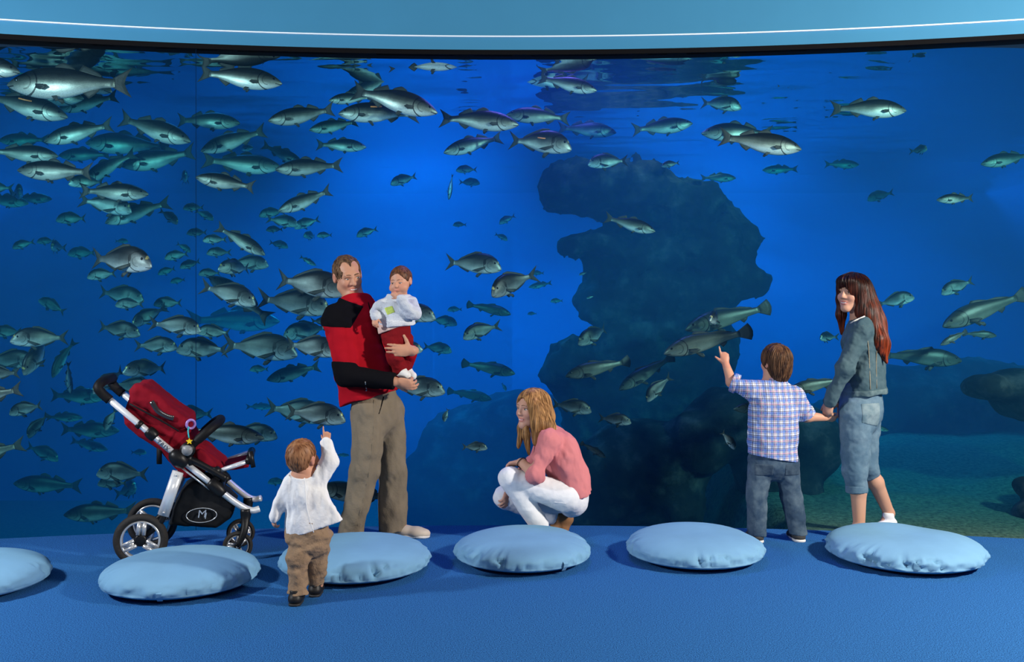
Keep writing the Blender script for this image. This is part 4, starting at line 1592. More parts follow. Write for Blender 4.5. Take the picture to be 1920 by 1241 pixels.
hand(body, wr, (-0.1, 0.0, -1.0), (0.1, -0.9, 0.0), 0.160, 1, (20, 25, 25, 30), 0.02)
lg = [(q(1606, 775, -0.08), q(1603, 880, -0.09), GA(1611, D - 0.10, 0.085)), (q(1620, 775, 0.08), q(1622, 872, 0.06), q(1667, 962, 0.12))]
for h_, k_, a_ in lg:
    body.chain([h_, k_], [0.080, 0.056], 0.03)
    m_ = k_ + (a_ - k_) * 0.35 - Fw * 0.012
    body.chain([k_, m_, a_], [0.047, 0.050, 0.034], 0.02)
body.cone(lg[0][2], lg[0][2] + np.array((-0.13, -0.03, -0.05)), 0.032, 0.024, 0.02)
body.cone(lg[1][2], lg[1][2] + np.array((-0.06, -0.02, -0.09)), 0.032, 0.024, 0.02)
body.grid(0.0045)
bo = part(body, 'body', m_skin, root)
hd.tint(bo.data, world_loc(root))
hd.features(bo, body, iris=(0.03, 0.025, 0.02), brow=(0.05, 0.02, 0.01), brow_w=0.0028, lash=0.0022)
T = hd.T
hr = hd.hair_cap(0.016, nape=-0.02)
hr.ell(T(0, 0.062, 0.079), np.array((0.064, 0.038, 0.030)) * hd.s, hd.M, 0.03)          # fringe
hr.chain([T(-0.070, 0.012, 0.04), T(-0.082, -0.012, -0.03), T(-0.080, -0.035, -0.10)], [0.022, 0.024, 0.022], 0.03)
hr.chain([T(0.066, 0.015, 0.04), T(0.076, 0.002, -0.04), T(0.072, 0.012, -0.14), T(0.06, 0.02, -0.26)], [0.022, 0.026, 0.026, 0.010], 0.03)
hr.chain([q(1612, 545, -0.01), q(1628, 590, -0.05), q(1647, 640, -0.115), q(1663, 679, -0.13)], [0.085, 0.082, 0.058, 0.010], 0.04, Fw, 0.8)
hr.chain([q(1622, 560, 0.0), q(1640, 608, -0.02), q(1655, 648, -0.06), q(1660, 672, -0.08)], [0.075, 0.078, 0.048, 0.012], 0.04, Fw, 0.8)
hr.grid(0.0042, 0.02)
carve(hr, hd, (0, 0.115, -0.050), (0.060, 0.075, 0.098))
carve(hr, hd, (0, 0.045, -0.055), (0.058, 0.09, 0.075))
m_hair = hair_material('long_auburn_hair', (0.010, 0.004, 0.003), (0.13, 0.028, 0.010), (60, 60, 5), 0.40)
# lengths redder than the roots; the dark top is partly shade put into colour
nt = m_hair.node_tree
cr = [n for n in nt.nodes if n.type == 'VALTORGB'][0]
tc = nd(nt, 'ShaderNodeTexCoord')
sp = nd(nt, 'ShaderNodeSeparateXYZ')
nt.links.new(tc.outputs['Object'], sp.inputs[0])
mr = nd(nt, 'ShaderNodeMapRange')
mr.inputs['From Min'].default_value = 1.62
mr.inputs['From Max'].default_value = 1.18
nt.links.new(sp.outputs['Z'], mr.inputs['Value'])
mx = nd(nt, 'ShaderNodeMix', data_type='RGBA', blend_type='MULTIPLY')
mx.inputs['Factor'].default_value = 1.0
c2 = nd(nt, 'ShaderNodeMix', data_type='RGBA')
c2.inputs['A'].default_value = (0.28, 0.25, 0.27, 1)
c2.inputs['B'].default_value = (2.4, 1.7, 1.2, 1)
nt.links.new(mr.outputs['Result'], c2.inputs['Factor'])
nt.links.new(cr.outputs['Color'], mx.inputs['A'])
nt.links.new(c2.outputs['Result'], mx.inputs['B'])
nt.links.new(mx.outputs['Result'], nt.nodes['Principled BSDF'].inputs['Base Color'])
hair(hr, hd, m_hair, bo, 700, 0.0034, 0.55, -0.02, 7, wob=0.07)
m_dj = denim('dark_teal_denim', (0.045, 0.090, 0.110), (0.085, 0.14, 0.16))
ja = SDF()
ja.chain([q(1618, 603), q(1619, 640), q(1621, 695), q(1622, 738)], [0.105, 0.165, 0.155, 0.170], 0.05, Fw, 0.76)
ja.cone(q(1621, 607), sl, 0.055, 0.060, 0.04).cone(q(1621, 607), sr, 0.055, 0.060, 0.04)
ja.chain([sl, el, wl], [0.064, 0.052, 0.039], 0.03)
ja.chain([sr, er, wr], [0.062, 0.052, 0.039], 0.03)
ja.grid(0.005)
# hem of the trunk (the sleeves reach lower and are added back)
sv = SDF()
sv.chain([sl, el, wl - (wl - el) * 0.02], [0.064, 0.053, 0.040], 0.03)
sv.chain([sr, er, wr], [0.062, 0.053, 0.040], 0.03)
sv.ops += []
lo_, n_, h_ = ja.lo, ja.n, ja.h
trunk = np.maximum(ja.f, ((q(1622, 737)[2] - ja.XYZ()[2]) + 0.08 * (ja.XYZ()[0] - q(1622, 737)[0]) + 0 * ja.XYZ()[1]).astype(np.float32))


def on_grid(sd, ref):
    """evaluate sd on the grid of ref"""
    b0 = sd.bounds
    lo, hi = ref.lo + 0.03, ref.lo + ref.h * (ref.n - 1) - 0.03
    sd.bounds = lambda: (lo, hi)
    sd.grid(ref.h, 0.03)
    m = tuple(slice(0, min(a, b)) for a, b in zip(sd.f.shape, ref.f.shape))
    out = np.full(ref.f.shape, 1.0, np.float32)
    out[m] = sd.f[m]
    return out


ja.f = np.minimum(trunk, on_grid(sv, ja))
ja.cut(q(1616, 594), (-0.3, 0, 1), near=(q(1612, 590), 0.10))
ja.ripple(0.013, 14, 14, 10, 2, 3.0)
ja.ripple(0.005, 40, 40, 40, 2, 7.0)
jo = part(ja, 'denim_jacket', m_dj, bo)
patch(ja, 'waistband', denim('band_denim', (0.07, 0.12, 0.135), (0.2, 0.28, 0.29)), jo, [(q(1622, 728), (-0.08, 0, 1)), (q(1576, 728), (-1, 0, 0))], off=0.004)
stitched(ja, 'collar_piping', [(1595, 606), (1603, 601), (1612, 597), (1621, 593)], 0.005, material('white_piping', (0.75, 0.73, 0.66), 0.8, 0.2), jo, off=0.004)
m_st = material('pale_stitching', (0.30, 0.26, 0.18), 0.8, 0.2)


for pts in ([(1618, 610), (1627, 640), (1630, 680), (1632, 730)], [(1645, 640), (1643, 680), (1644, 728)]):
    bm = bmesh.new()
    tube(bm, smooth_path([on_surface(ja, *p) for p in pts], 3), 0.0028, 6)
    link('seam', bm_mesh('seam', bm), m_st, jo)
m_cj = denim('faded_denim', (0.080, 0.150, 0.215), (0.17, 0.26, 0.32))
pn = SDF()
pn.chain([q(1613, 735), q(1614, 768)], [0.145, 0.160], 0.04, Fw, 0.86)
for (h_, k_, a_), hem in zip(lg, (0.42, 0.24)):
    c_ = k_ + (a_ - k_) * hem
    pn.chain([h_, k_, c_], [0.106, 0.078, 0.062 if hem > 0.3 else 0.060], 0.025)
pn.grid(0.005)
e_ = lg[0][1] + (lg[0][2] - lg[0][1]) * 0.40
X, Y, Z = pn.XYZ()
for (h_, k_, a_), hem in zip(lg, (0.40, 0.22)):
    c_ = k_ + (a_ - k_) * hem
    dn = (a_ - k_) / np.linalg.norm(a_ - k_)
    v = (X - c_[0]) * dn[0] + (Y - c_[1]) * dn[1] + (Z - c_[2]) * dn[2]
    near = np.sqrt((X - c_[0]) ** 2 + (Y - c_[1]) ** 2 + (Z - c_[2]) ** 2) < 0.105
    pn.f = np.where(near, np.maximum(pn.f, v.astype(np.float32)), pn.f)
pn.ripple(0.010, 9, 9, 14, 2, 6.0)
pn.ripple(0.004, 38, 38, 38, 2, 6.0)
po = part(pn, 'cropped_jeans', m_cj, bo)
patch(pn, 'back_pocket', denim('jeans_pocket', (0.10, 0.17, 0.21), (0.28, 0.36, 0.38)), po, [(q(1596, 760), (-1, 0, 0)), (q(1637, 760), (1, 0, 0)), (q(1610, 790), (-0.25, 0, -1)), (q(1610, 752), (0, 0, 1)), (q(1610, 770, -0.02), (0, 1, 0))], off=0.004)
for (h_, k_, a_), hem, r_ in zip(lg, (0.40, 0.22), (0.066, 0.062)):
    dn = (a_ - k_)
    cf = SDF()
    cf.cone(k_ + dn * (hem - 0.14), k_ + dn * (hem + 0.01), r_, r_, 0.01)
    cf.grid(0.0045)
    cf.cut(k_ + dn * hem, dn)
    cf.cut(k_ + dn * (hem - 0.13), -dn)
    part(cf, 'turned_cuff', m_cj, po)
m_ws = material('white_canvas', (0.78, 0.78, 0.80), 0.8, 0.2, bump=(80, 0.1))
a_ = lg[0][2]
h0 = np.array((a_[0] + 0.05, a_[1] + 0.01, 0.0))
sh_ = shoe('sneaker', h0, h0 + np.array((-0.255, -0.05, 0.0)), 0.088, 0.07, m_ws, bo, m_rubber_white, 0.02)
bm = bmesh.new()
for i in range(4):
    c_ = h0 + np.array((-0.115 - i * 0.026, -0.05 - i * 0.005, 0.078 - i * 0.011))
    tube(bm, [c_ + np.array((0, -0.022, -0.006)), c_ + np.array((0, 0, 0.003)), c_ + np.array((0, 0.022, -0.004))], 0.003, 6)
link('laces', bm_mesh('laces', bm), m_ws, sh_)
a_ = lg[1][2]
h0 = np.array((a_[0] + 0.045, a_[1] + 0.01, a_[2] - 0.085))
t0 = h0 + np.array((-0.20, -0.10, 0.0))
t0[2] = 0.0
shoe('sneaker', h0, t0, 0.086, 0.07, m_ws, bo, m_rubber_white, 0.02)
# ------------------------------------------------------------------ the stroller
PHI = R(13)
S_X0, S_Y0, S_T = (263.8 - 960) / F * 5.40, 5.40, math.tan(PHI)
S_H = Vector((math.cos(PHI), math.sin(PHI), 0))       # heading
S_N = Vector((-math.sin(PHI), math.cos(PHI), 0))      # towards its far side


def SN(px, py, off=0.0):
    """point of the stroller's near side plane seen at (px, py), moved off metres towards the far side"""
    y = (S_Y0 - S_X0 * S_T) / (1 - (px - 960) / F * S_T)
    return P(px, py, y) + S_N * off


root = empty('stroller', (S_X0 + 0.25, S_Y0 + 0.3, 0), 'red and silver three-spoke wheeled baby stroller standing empty by the window', 'stroller')
m_alu = material('white_aluminium', (0.80, 0.82, 0.85), 0.28, 0.5, 0.35)
m_sil = material('silver_plastic', (0.62, 0.63, 0.65), 0.25, 0.5, 0.6)
m_bpl = material('black_plastic', (0.006, 0.006, 0.007), 0.4, 0.3)
m_foam = material('black_foam', (0.005, 0.005, 0.006), 0.6, 0.2, bump=(200, 0.1))
m_tyre = material('tyre_rubber', (0.022, 0.020, 0.019), 0.75, 0.3, bump=(90, 0.3))
m_rfab = material('wine_red_fabric', (0.215, 0.004, 0.014), 0.85, 0.15, noise=(8, 0.8), bump=(30, 0.12))
m_dfab = material('black_fabric', (0.006, 0.007, 0.009), 0.7, 0.2, noise=(6, 0.7), bump=(12, 0.25))


def tb(name, pts, rad, mat, parent=root, seg=12, flat=1.0, label=None, up=None):
    bm = bmesh.new()
    tube(bm, pts, rad, seg, True, flat, up)
    o = link(name, bm_mesh(name, bm), mat, parent)
    if label:
        o['label'] = label
    return o


def ring(bm, c, ax, r, rt, seg=48, sec=12, squash=1.0):
    """torus round the axis ax"""
    M = Matrix(frame(ax).tolist())
    vs = []
    for i in range(seg):
        a = 2 * math.pi * i / seg
        rad = M @ Vector((math.cos(a), 0, math.sin(a)))
        vs.append([bm.verts.new(c + rad * (r + rt * math.cos(2 * math.pi * j / sec)) + Vector(ax) * (rt * squash * math.sin(2 * math.pi * j / sec))) for j in range(sec)])
    for i in range(seg):
        for j in range(sec):
            bm.faces.new((vs[i][j], vs[(i + 1) % seg][j], vs[(i + 1) % seg][(j + 1) % sec], vs[i][(j + 1) % sec]))


def wheel(c, r, wd, turn=0.0):
    bm = bmesh.new()
    ring(bm, c, S_N, r * 0.86, r * 0.145, 56, 14, wd / (r * 0.29))
    w_ = link('wheel', bm_mesh('wheel', bm), m_tyre, root)
    bm = bmesh.new()
    ring(bm, c - S_N * wd * 0.18, S_N, r * 0.70, r * 0.055, 48, 10, 1.3)
    ring(bm, c + S_N * wd * 0.18, S_N, r * 0.70, r * 0.055, 48, 10, 1.3)
    link('rim', bm_mesh('rim', bm), m_sil, w_)
    for k in range(3):
        a = turn + 2 * math.pi * k / 3
        d = S_H * math.cos(a) + Vector((0, 0, math.sin(a)))
        s = d.cross(S_N)
        bm = bmesh.new()
        for off in (-0.32, 0.32):
            tube(bm, [c + d * r * 0.20 + s * off * r * 0.34 - S_N * wd * 0.30, c + d * r * 0.70 + s * off * r * 0.34 - S_N * wd * 0.2], r * 0.075, 10, True, 1.0)
        M = Matrix((d, s, S_N)).transposed()
        box(bm, c + d * r * 0.45 - S_N * wd * 0.1, (r * 0.5, r * 0.30, wd * 0.35), M, 0.003)
        link('spoke', bm_mesh('spoke', bm), m_sil, w_)
    bm = bmesh.new()
    tube(bm, [c - S_N * wd * 0.42, c - S_N * wd * 0.34, c + S_N * wd * 0.4], [r * 0.17, r * 0.23, r * 0.23], 20)
    link('hub', bm_mesh('hub', bm), m_bpl, w_)


c0 = SN(263.8, 1013)
c0.z = 0.147
wheel(c0, 0.147, 0.05, R(85))
wheel(c0 + S_N * 0.46, 0.147, 0.05, R(20))
c1 = SN(445.7, 1014)
c1.z = 0.084
wheel(c1, 0.084, 0.035, R(50))
wheel(c1 + S_N * 0.34, 0.084, 0.035, R(10))
tb('rear_axle', [c0 + S_N * 0.02, c0 + S_N * 0.44], 0.016, m_bpl)
WID = 0.42
for off in (0.0, WID):
    tb('push_bar_tube', [SN(203, 747, off), SN(270, 803, off), SN(336, 858, off)], 0.0225, m_alu, flat=0.8)
    tb('tube_collar', [SN(258, 793, off), SN(265, 799, off)], 0.0255, m_bpl)
    tb('tube_clamp', smooth_path([SN(277, 806, off), SN(284, 813, off), SN(292, 821, off)], 4), [0.026, 0.031, 0.033, 0.034, 0.034, 0.034, 0.033, 0.031, 0.026], m_bpl)
    tb('main_joint', smooth_path([SN(322, 846, off - 0.006), SN(336, 860, off - 0.006), SN(350, 872, off - 0.006)], 4), [0.022, 0.036, 0.042, 0.046, 0.048, 0.046, 0.042, 0.036, 0.024], m_bpl)
    tb('lower_tube', [SN(340, 862, off), SN(405, 914, off)], 0.0225, m_alu, flat=0.8)
    tb('lower_joint', smooth_path([SN(392, 903, off), SN(406, 914, off), SN(419, 927, off)], 4), [0.026, 0.033, 0.036, 0.037, 0.037, 0.037, 0.036, 0.033, 0.027], m_bpl)
    inn = 0.03 if off == 0 else -0.05
    tb('front_tube', smooth_path([SN(412, 920, off), SN(440, 942, off + inn * 0.5), SN(460, 955, off + inn), SN(474, 959, off + inn), SN(486, 956, off + inn * 1.2)], 4), 0.0225, m_alu, flat=0.85)
    tb('rear_leg', [SN(334, 884, off), SN(306, 966, off)], 0.032, m_alu, flat=0.6, up=S_N)
    for (x, y) in ((332, 890), (308, 960)):
        tb('bolt', [SN(x, y, off - 0.024), SN(x, y, off - 0.012)], 0.006, m_sil)
    tb('axle_bracket', smooth_path([SN(308, 960, off), SN(300, 980, off), c0 + S_N * (off + 0.03 if off == 0 else off - 0.03)], 4), 0.018, m_bpl)
    tb('brace_rod', [SN(338, 874, off - 0.01), SN(393, 917, off - 0.01)], 0.005, m_sil)
    tb('leg_rest_tube', [SN(411, 884, off + (0.02 if off == 0 else -0.02)), SN(466, 865, off + (0.02 if off == 0 else -0.02))], 0.019, m_alu, flat=0.7)
    tb('leg_rest_joint', [SN(405, 884, off - 0.012), SN(405, 884, off + 0.03)], 0.028, m_bpl)
    tb('seat_bracket', smooth_path([SN(340, 862, off), SN(358, 862, off), SN(385, 875, off), SN(408, 888, off), SN(424, 898, off)], 3), 0.020, m_bpl)
    tb('seat_hub', [SN(352, 843, off - 0.03), SN(352, 843, off + 0.03)], 0.042, m_bpl, seg=24)
    tb('hub_button', [SN(352, 843, off - 0.036 if off == 0 else off + 0.03), SN(352, 843, off - 0.030 if off == 0 else off + 0.036)], 0.030, material('grey_plastic', (0.22, 0.23, 0.24), 0.4, 0.4), seg=24)
    tb('seat_stalk', [SN(352, 850, off), SN(357, 872, off)], 0.022, m_bpl)
    fo = off if off == 0 else 0.34
    tb('front_fork', smooth_path([SN(460, 955, fo + 0.02), SN(460, 972, fo + 0.02), SN(458, 995, fo - 0.01), c1 + S_N * (fo - 0.024)], 4), [0.028, 0.03, 0.03, 0.029, 0.028, 0.026, 0.024, 0.022, 0.021, 0.020, 0.018, 0.016, 0.014], m_bpl)
    tb('fork_bolt', [c1 + S_N * (fo - 0.034), c1 + S_N * (fo - 0.02)], 0.008, m_sil)
# U-shaped foam handle, bumper bar, cross tubes
tb('handle', smooth_path([SN(206, 750), SN(192, 738), SN(184, 727), SN(187, 719, 0.03), SN(190, 716, 0.10), SN(190, 716, WID - 0.10), SN(187, 719, WID - 0.03), SN(184, 727, WID), SN(192, 738, WID), SN(206, 750, WID)], 4), 0.0265, m_foam)
tb('bumper_bar', smooth_path([SN(357, 838, 0), SN(372, 824, 0.0), SN(390, 808, 0.01), SN(402, 799, 0.06), SN(408, 796, 0.14), SN(408, 796, WID - 0.14), SN(402, 799, WID - 0.06), SN(390, 808, WID - 0.01), SN(372, 824, WID), SN(357, 838, WID)], 4), [0.022] * 4 + [0.026] * 29 + [0.022] * 4, m_foam)
tb('leg_rest_bar', [SN(467, 864, 0.0), SN(467, 864, WID)], 0.022, m_bpl)
tb('leg_rest_end', [SN(469, 846, 0.0), SN(475, 876, 0.0)], 0.014, m_bpl)
tb('cross_bar', [SN(412, 920, 0.0), SN(412, 920, WID)], 0.014, m_bpl)


def slab_sdf(poly, o0, o1, rnd, h=0.007, rip=0.0, seed=0.0):
    """solid with the side outline poly (pixels of the near plane) between the offsets o0 and o1, rounded"""
    pts = [SN(x, y) for x, y in poly]
    P0 = SN(263.8, 1013)
    uz = np.array([((p - P0).dot(S_H), p.z) for p in pts])
    sd = SDF()
    for p in pts:
        sd.ell(p + S_N * o0, (0.01,) * 3)
        sd.ell(p + S_N * o1, (0.01,) * 3)
    lo, hi = sd.bounds()
    sd.ops = []
    sd.bounds = lambda: (lo, hi)
    sd.grid(h, 0.05)
    X, Y, Z = sd.XYZ()
    u = (X - P0.x) * S_H.x + (Y - P0.y) * S_H.y + Z * 0
    v = (X - P0.x) * S_N.x + (Y - P0.y) * S_N.y + Z * 0
    z = Z + 0 * u
    dist = np.full(u.shape, 1e9)
    ins = np.zeros(u.shape, bool)
    n = len(uz)
    for i in range(n):
        a, b = uz[i], uz[(i + 1) % n]
        ex, ez = b - a
        wx, wz = u - a[0], z - a[1]
        t = np.clip((wx * ex + wz * ez) / (ex * ex + ez * ez), 0, 1)
        dist = np.minimum(dist, (wx - t * ex) ** 2 + (wz - t * ez) ** 2)
        c1_ = (a[1] > z) != (b[1] > z)
        with np.errstate(divide='ignore', invalid='ignore'):
            xx = a[0] + (z - a[1]) / (b[1] - a[1] + 1e-12) * ex
        ins ^= c1_ & (u < xx)
    d2 = np.sqrt(dist)
    d2 = np.where(ins, -d2, d2) + rnd
    dv = np.abs(v - (o0 + o1) / 2) - (o1 - o0) / 2 + rnd
    f = np.minimum(np.maximum(d2, dv), 0) + np.sqrt(np.maximum(d2, 0) ** 2 + np.maximum(dv, 0) ** 2) - rnd
    sd.f = f.astype(np.float32)
    if rip:
        sd.ripple(rip, 14, 14, 14, 3, seed)
    return sd


seat = part(slab_sdf([(240, 742), (258, 736), (352, 800), (372, 840), (415, 872), (420, 884), (392, 884), (368, 896), (345, 903), (330, 888), (302, 852), (258, 822), (228, 797), (225, 782)], 0.05, WID - 0.05, 0.03, rip=0.012, seed=1.0), 'seat', m_rfab, root, 'wine red fabric seat')
cano = part(slab_sdf([(240, 733), (252, 722), (266, 722), (300, 745), (352, 786), (354, 800), (338, 806), (300, 784), (244, 756)], 0.0, WID, 0.035, rip=0.012, seed=3.0), 'folded_canopy', m_rfab, root)
tb('canopy_window', smooth_path([SN(284, 752, -0.004), SN(296, 770, -0.006), SN(312, 780, -0.006), SN(326, 784, -0.004)], 4), 0.014, material('clear_vinyl', (0.03, 0.028, 0.03), 0.12, 0.8), cano, flat=0.35, up=S_N)
tb('canopy_seam', smooth_path([SN(243, 757, 0.0), SN(298, 786, -0.002), SN(335, 808, 0.0)], 4), 0.005, m_dfab, cano)
part(slab_sdf([(366, 847), (374, 842), (384, 847), (404, 868), (406, 876), (394, 880), (368, 862)], -0.005, 0.06, 0.018, 0.005), 'side_pad', m_rfab, root)
part(slab_sdf([(366, 847), (374, 842), (384, 847), (404, 868), (406, 876), (394, 880), (368, 862)], WID - 0.06, WID + 0.005, 0.018, 0.005), 'side_pad', m_rfab, root)
part(slab_sdf([(412, 880), (465, 868), (466, 879), (440, 884), (414, 886)], 0.05, WID - 0.05, 0.01, 0.005), 'foot_rest', m_rfab, root)
bk = part(slab_sdf([(314, 990), (321, 958), (338, 922), (366, 901), (392, 909), (421, 932), (440, 950), (432, 975), (404, 996), (364, 991)], 0.03, WID - 0.03, 0.03, rip=0.010, seed=5.0), 'basket', m_dfab, root)
# oval badge with its letter on the basket
bm = bmesh.new()
lc = SN(377.5, 967, 0.015)
tube(bm, [lc + S_H * (0.083 * math.cos(t)) + Vector((0, 0, 0.041 * math.sin(t))) for t in np.linspace(0, 2 * math.pi, 49)], 0.0026, 6, False)
link('badge_ring', bm_mesh('badge_ring', bm), m_sil, bk)


def lettering(text, c, xdir, ndir, size, mat, parent, shear=0.0):
    cu = bpy.data.curves.new('lettering', 'FONT')
    cu.body = text
    cu.size = size
    cu.extrude = 0.001
    cu.align_x, cu.align_y = 'CENTER', 'CENTER'
    cu.shear = shear
    cu.space_character = 1.1
    cu.materials.append(mat)
    tmp = bpy.data.objects.new('lettering', cu)
    COL.objects.link(tmp)
    me = bpy.data.meshes.new_from_object(tmp.evaluated_get(bpy.context.evaluated_depsgraph_get()))
    bpy.data.objects.remove(tmp, do_unlink=True)
    me.name = 'lettering'
    o = bpy.data.objects.new('lettering', me)
    COL.objects.link(o)
    o.parent = parent
    x = Vector(xdir).normalized()
    z = Vector(ndir).normalized()
    z = (z - x * z.dot(x)).normalized()
    y = z.cross(x)
    M = Matrix((x, y, z)).transposed().to_4x4()
    M.translation = Vector(c) - world_loc(parent)
    o.matrix_local = M
    return o


lettering('M', lc + Vector((0, 0, 0.006)), S_H, -S_N, 0.062, m_sil, bk, 0.15)
lettering('1', lc + S_H * 0.020 + Vector((0, 0, -0.006)), S_H, -S_N, 0.05, m_sil, bk, 0.2)
a_, b_ = SN(293, 823, -0.0235), SN(321, 846, -0.0235)
lettering('TRIX', (a_ + b_) / 2, b_ - a_, -S_N, 0.036, material('dark_print', (0.05, 0.06, 0.08), 0.6), [o for o in root.children if o.name.startswith('push_bar_tube')][0])
# strap and hanging toys
bm = bmesh.new()
box(bm, SN(296, 855, 0.06), (0.03, 0.008, 0.11), None, 0.002)
link('hanging_strap', bm_mesh('hanging_strap', bm), m_dfab, root)
bm = bmesh.new()
ring(bm, SN(357, 796, 0.02), (S_N - S_H * 0.5).normalized(), 0.024, 0.008, 24, 10)
toy = link('toy_ring', bm_mesh('toy_ring', bm), material('lilac_plastic', (0.36, 0.20, 0.55), 0.3, 0.5), root)
tb('toy_ribbon', smooth_path([SN(354, 800, 0.0), SN(353, 808, -0.01), SN(355, 820, -0.02)]), 0.004, material('teal_ribbon', (0.02, 0.42, 0.48), 0.6), toy)
bm = bmesh.new()
cst = SN(356, 826, -0.03)
top, bot = [], []
for k in range(10):
    a = math.pi / 2 + k * math.pi / 5
    rr = 0.019 if k % 2 == 0 else 0.009
    p = cst + S_H * rr * math.cos(a) + Vector((0, 0, rr * math.sin(a)))
    top.append(bm.verts.new(p - S_N * 0.005))
    bot.append(bm.verts.new(p + S_N * 0.005))
bm.faces.new(top)
bm.faces.new(bot[::-1])
for k in range(10):
    bm.faces.new((top[k], bot[k], bot[(k + 1) % 10], top[(k + 1) % 10]))
link('toy_star', bm_mesh('toy_star', bm, False), material('yellow_plastic', (0.85, 0.60, 0.02), 0.4, 0.4), toy)
# ------------------------------------------------------------------ fish
TS = [0, .02, .06, .12, .2, .3, .4, .5, .6, .7, .8, .88, .94, 1.0]
SHAPE = {
    'B': dict(top=[-.012, .008, .036, .064, .094, .118, .127, .125, .113, .091, .065, .045, .037, .037],
              bot=[-.020, -.036, -.056, -.080, -.104, -.122, -.128, -.124, -.109, -.083, -.058, -.041, -.037, -.037],
              wid=[.006, .018, .034, .050, .064, .072, .073, .070, .062, .049, .034, .022, .015, .010]),
    'S': dict(top=[-.045, -.005, .055, .115, .165, .198, .207, .200, .178, .140, .095, .060, .045, .042],
              bot=[-.070, -.092, -.112, -.130, -.146, -.158, -.162, -.158, -.142, -.112, -.078, -.052, -.042, -.042],
              wid=[.008, .026, .044, .060, .074, .083, .083, .077, .065, .049, .033, .021, .014, .010]),
    'C': dict(top=[-.018, .008, .036, .064, .092, .114, .118, .110, .096, .078, .058, .043, .036, .034],
              bot=[-.026, -.040, -.058, -.076, -.094, -.104, -.104, -.098, -.086, -.068, -.050, -.040, -.035, -.034],
              wid=[.010, .026, .044, .058, .070, .076, .074, .068, .058, .046, .034, .023, .016, .012]),
}
NOSE, PED = 0.5, -0.36


def prof(kind, x, key):
    t = (NOSE - x) / (NOSE - PED)
    return float(np.interp(t, TS, SHAPE[kind][key]))


def bendy(x, b):
    u = 0.18 - x
    return b * (u * u if u > 0 else u * u * 0.25)


def fish_body_bm(bm, kind, b, seg=20):
    rings = []
    for t in np.concatenate([[0.0, 0.012], np.linspace(0.035, 1.0, 24)]):
        x = NOSE - t * (NOSE - PED)
        tp, bt, w_ = [prof(kind, x, k) for k in ('top', 'bot', 'wid')]
        zc, hz = (tp + bt) / 2, (tp - bt) / 2
        ring_ = []
        for k in range(seg):
            a = 2 * math.pi * k / seg
            c_, s_ = math.cos(a), math.sin(a)
            ring_.append(bm.verts.new((x, bendy(x, b) + w_ * math.copysign(abs(c_) ** 0.85, c_), zc + hz * math.copysign(abs(s_) ** 1.05, s_))))
        rings.append(ring_)
    for a, c in zip(rings, rings[1:]):
        for k in range(seg):
            bm.faces.new((a[k], a[(k + 1) % seg], c[(k + 1) % seg], c[k]))
    bm.faces.new(rings[0][::-1])
    bm.faces.new(rings[-1])


def fin_bm(bm, base, tip, b, th=0.007, n=9, side=0.0, place=None):
    """a thin solid fin between the base line and the tip line (lists of (x, z)), bent with the body"""
    def at(line, t):
        xs = np.linspace(0, 1, len(line))
        return np.interp(t, xs, [p[0] for p in line]), np.interp(t, xs, [p[1] for p in line])
    rows = []
    for i in range(n):
        t = i / (n - 1)
        (bx, bz), (tx, tz) = at(base, t), at(tip, t)
        row = []
        for j in range(4):
            f = j / 3
            x, z = bx + (tx - bx) * f, bz + (tz - bz) * f
            h = th * (1 - 0.85 * f) * (0.4 + 0.6 * math.sin(math.pi * min(max(t, 0.06), 0.94)))
            ry = 0.0025 * math.sin(t * 40) * f
            if place is None:
                y0 = bendy(x, b) + ry
                row.append((bm.verts.new((x, y0 - h, z)), bm.verts.new((x, y0 + h, z))))
            else:
                q0 = place(x, z, f)
                row.append((bm.verts.new(q0 - Vector((0, h, 0))), bm.verts.new(q0 + Vector((0, h, 0)))))
        rows.append(row)
    for s in (0, 1):
        for r0, r1 in zip(rows, rows[1:]):
            for j in range(3):
                v = (r0[j][s], r1[j][s], r1[j + 1][s], r0[j + 1][s])
                bm.faces.new(v if s else v[::-1])
    edge = [(rows[i][3]) for i in range(n)]
    for e0, e1 in zip(edge, edge[1:]):
        bm.faces.new((e0[0], e0[1], e1[1], e1[0]))
    for r in (rows[0], rows[-1]):
        for j in range(3):
            try:
                bm.faces.new((r[j][0], r[j + 1][0], r[j + 1][1], r[j][1]))
            except ValueError:
                pass
    for r0, r1 in zip(rows, rows[1:]):
        bm.faces.new((r0[0][0], r1[0][0], r1[0][1], r0[0][1]))


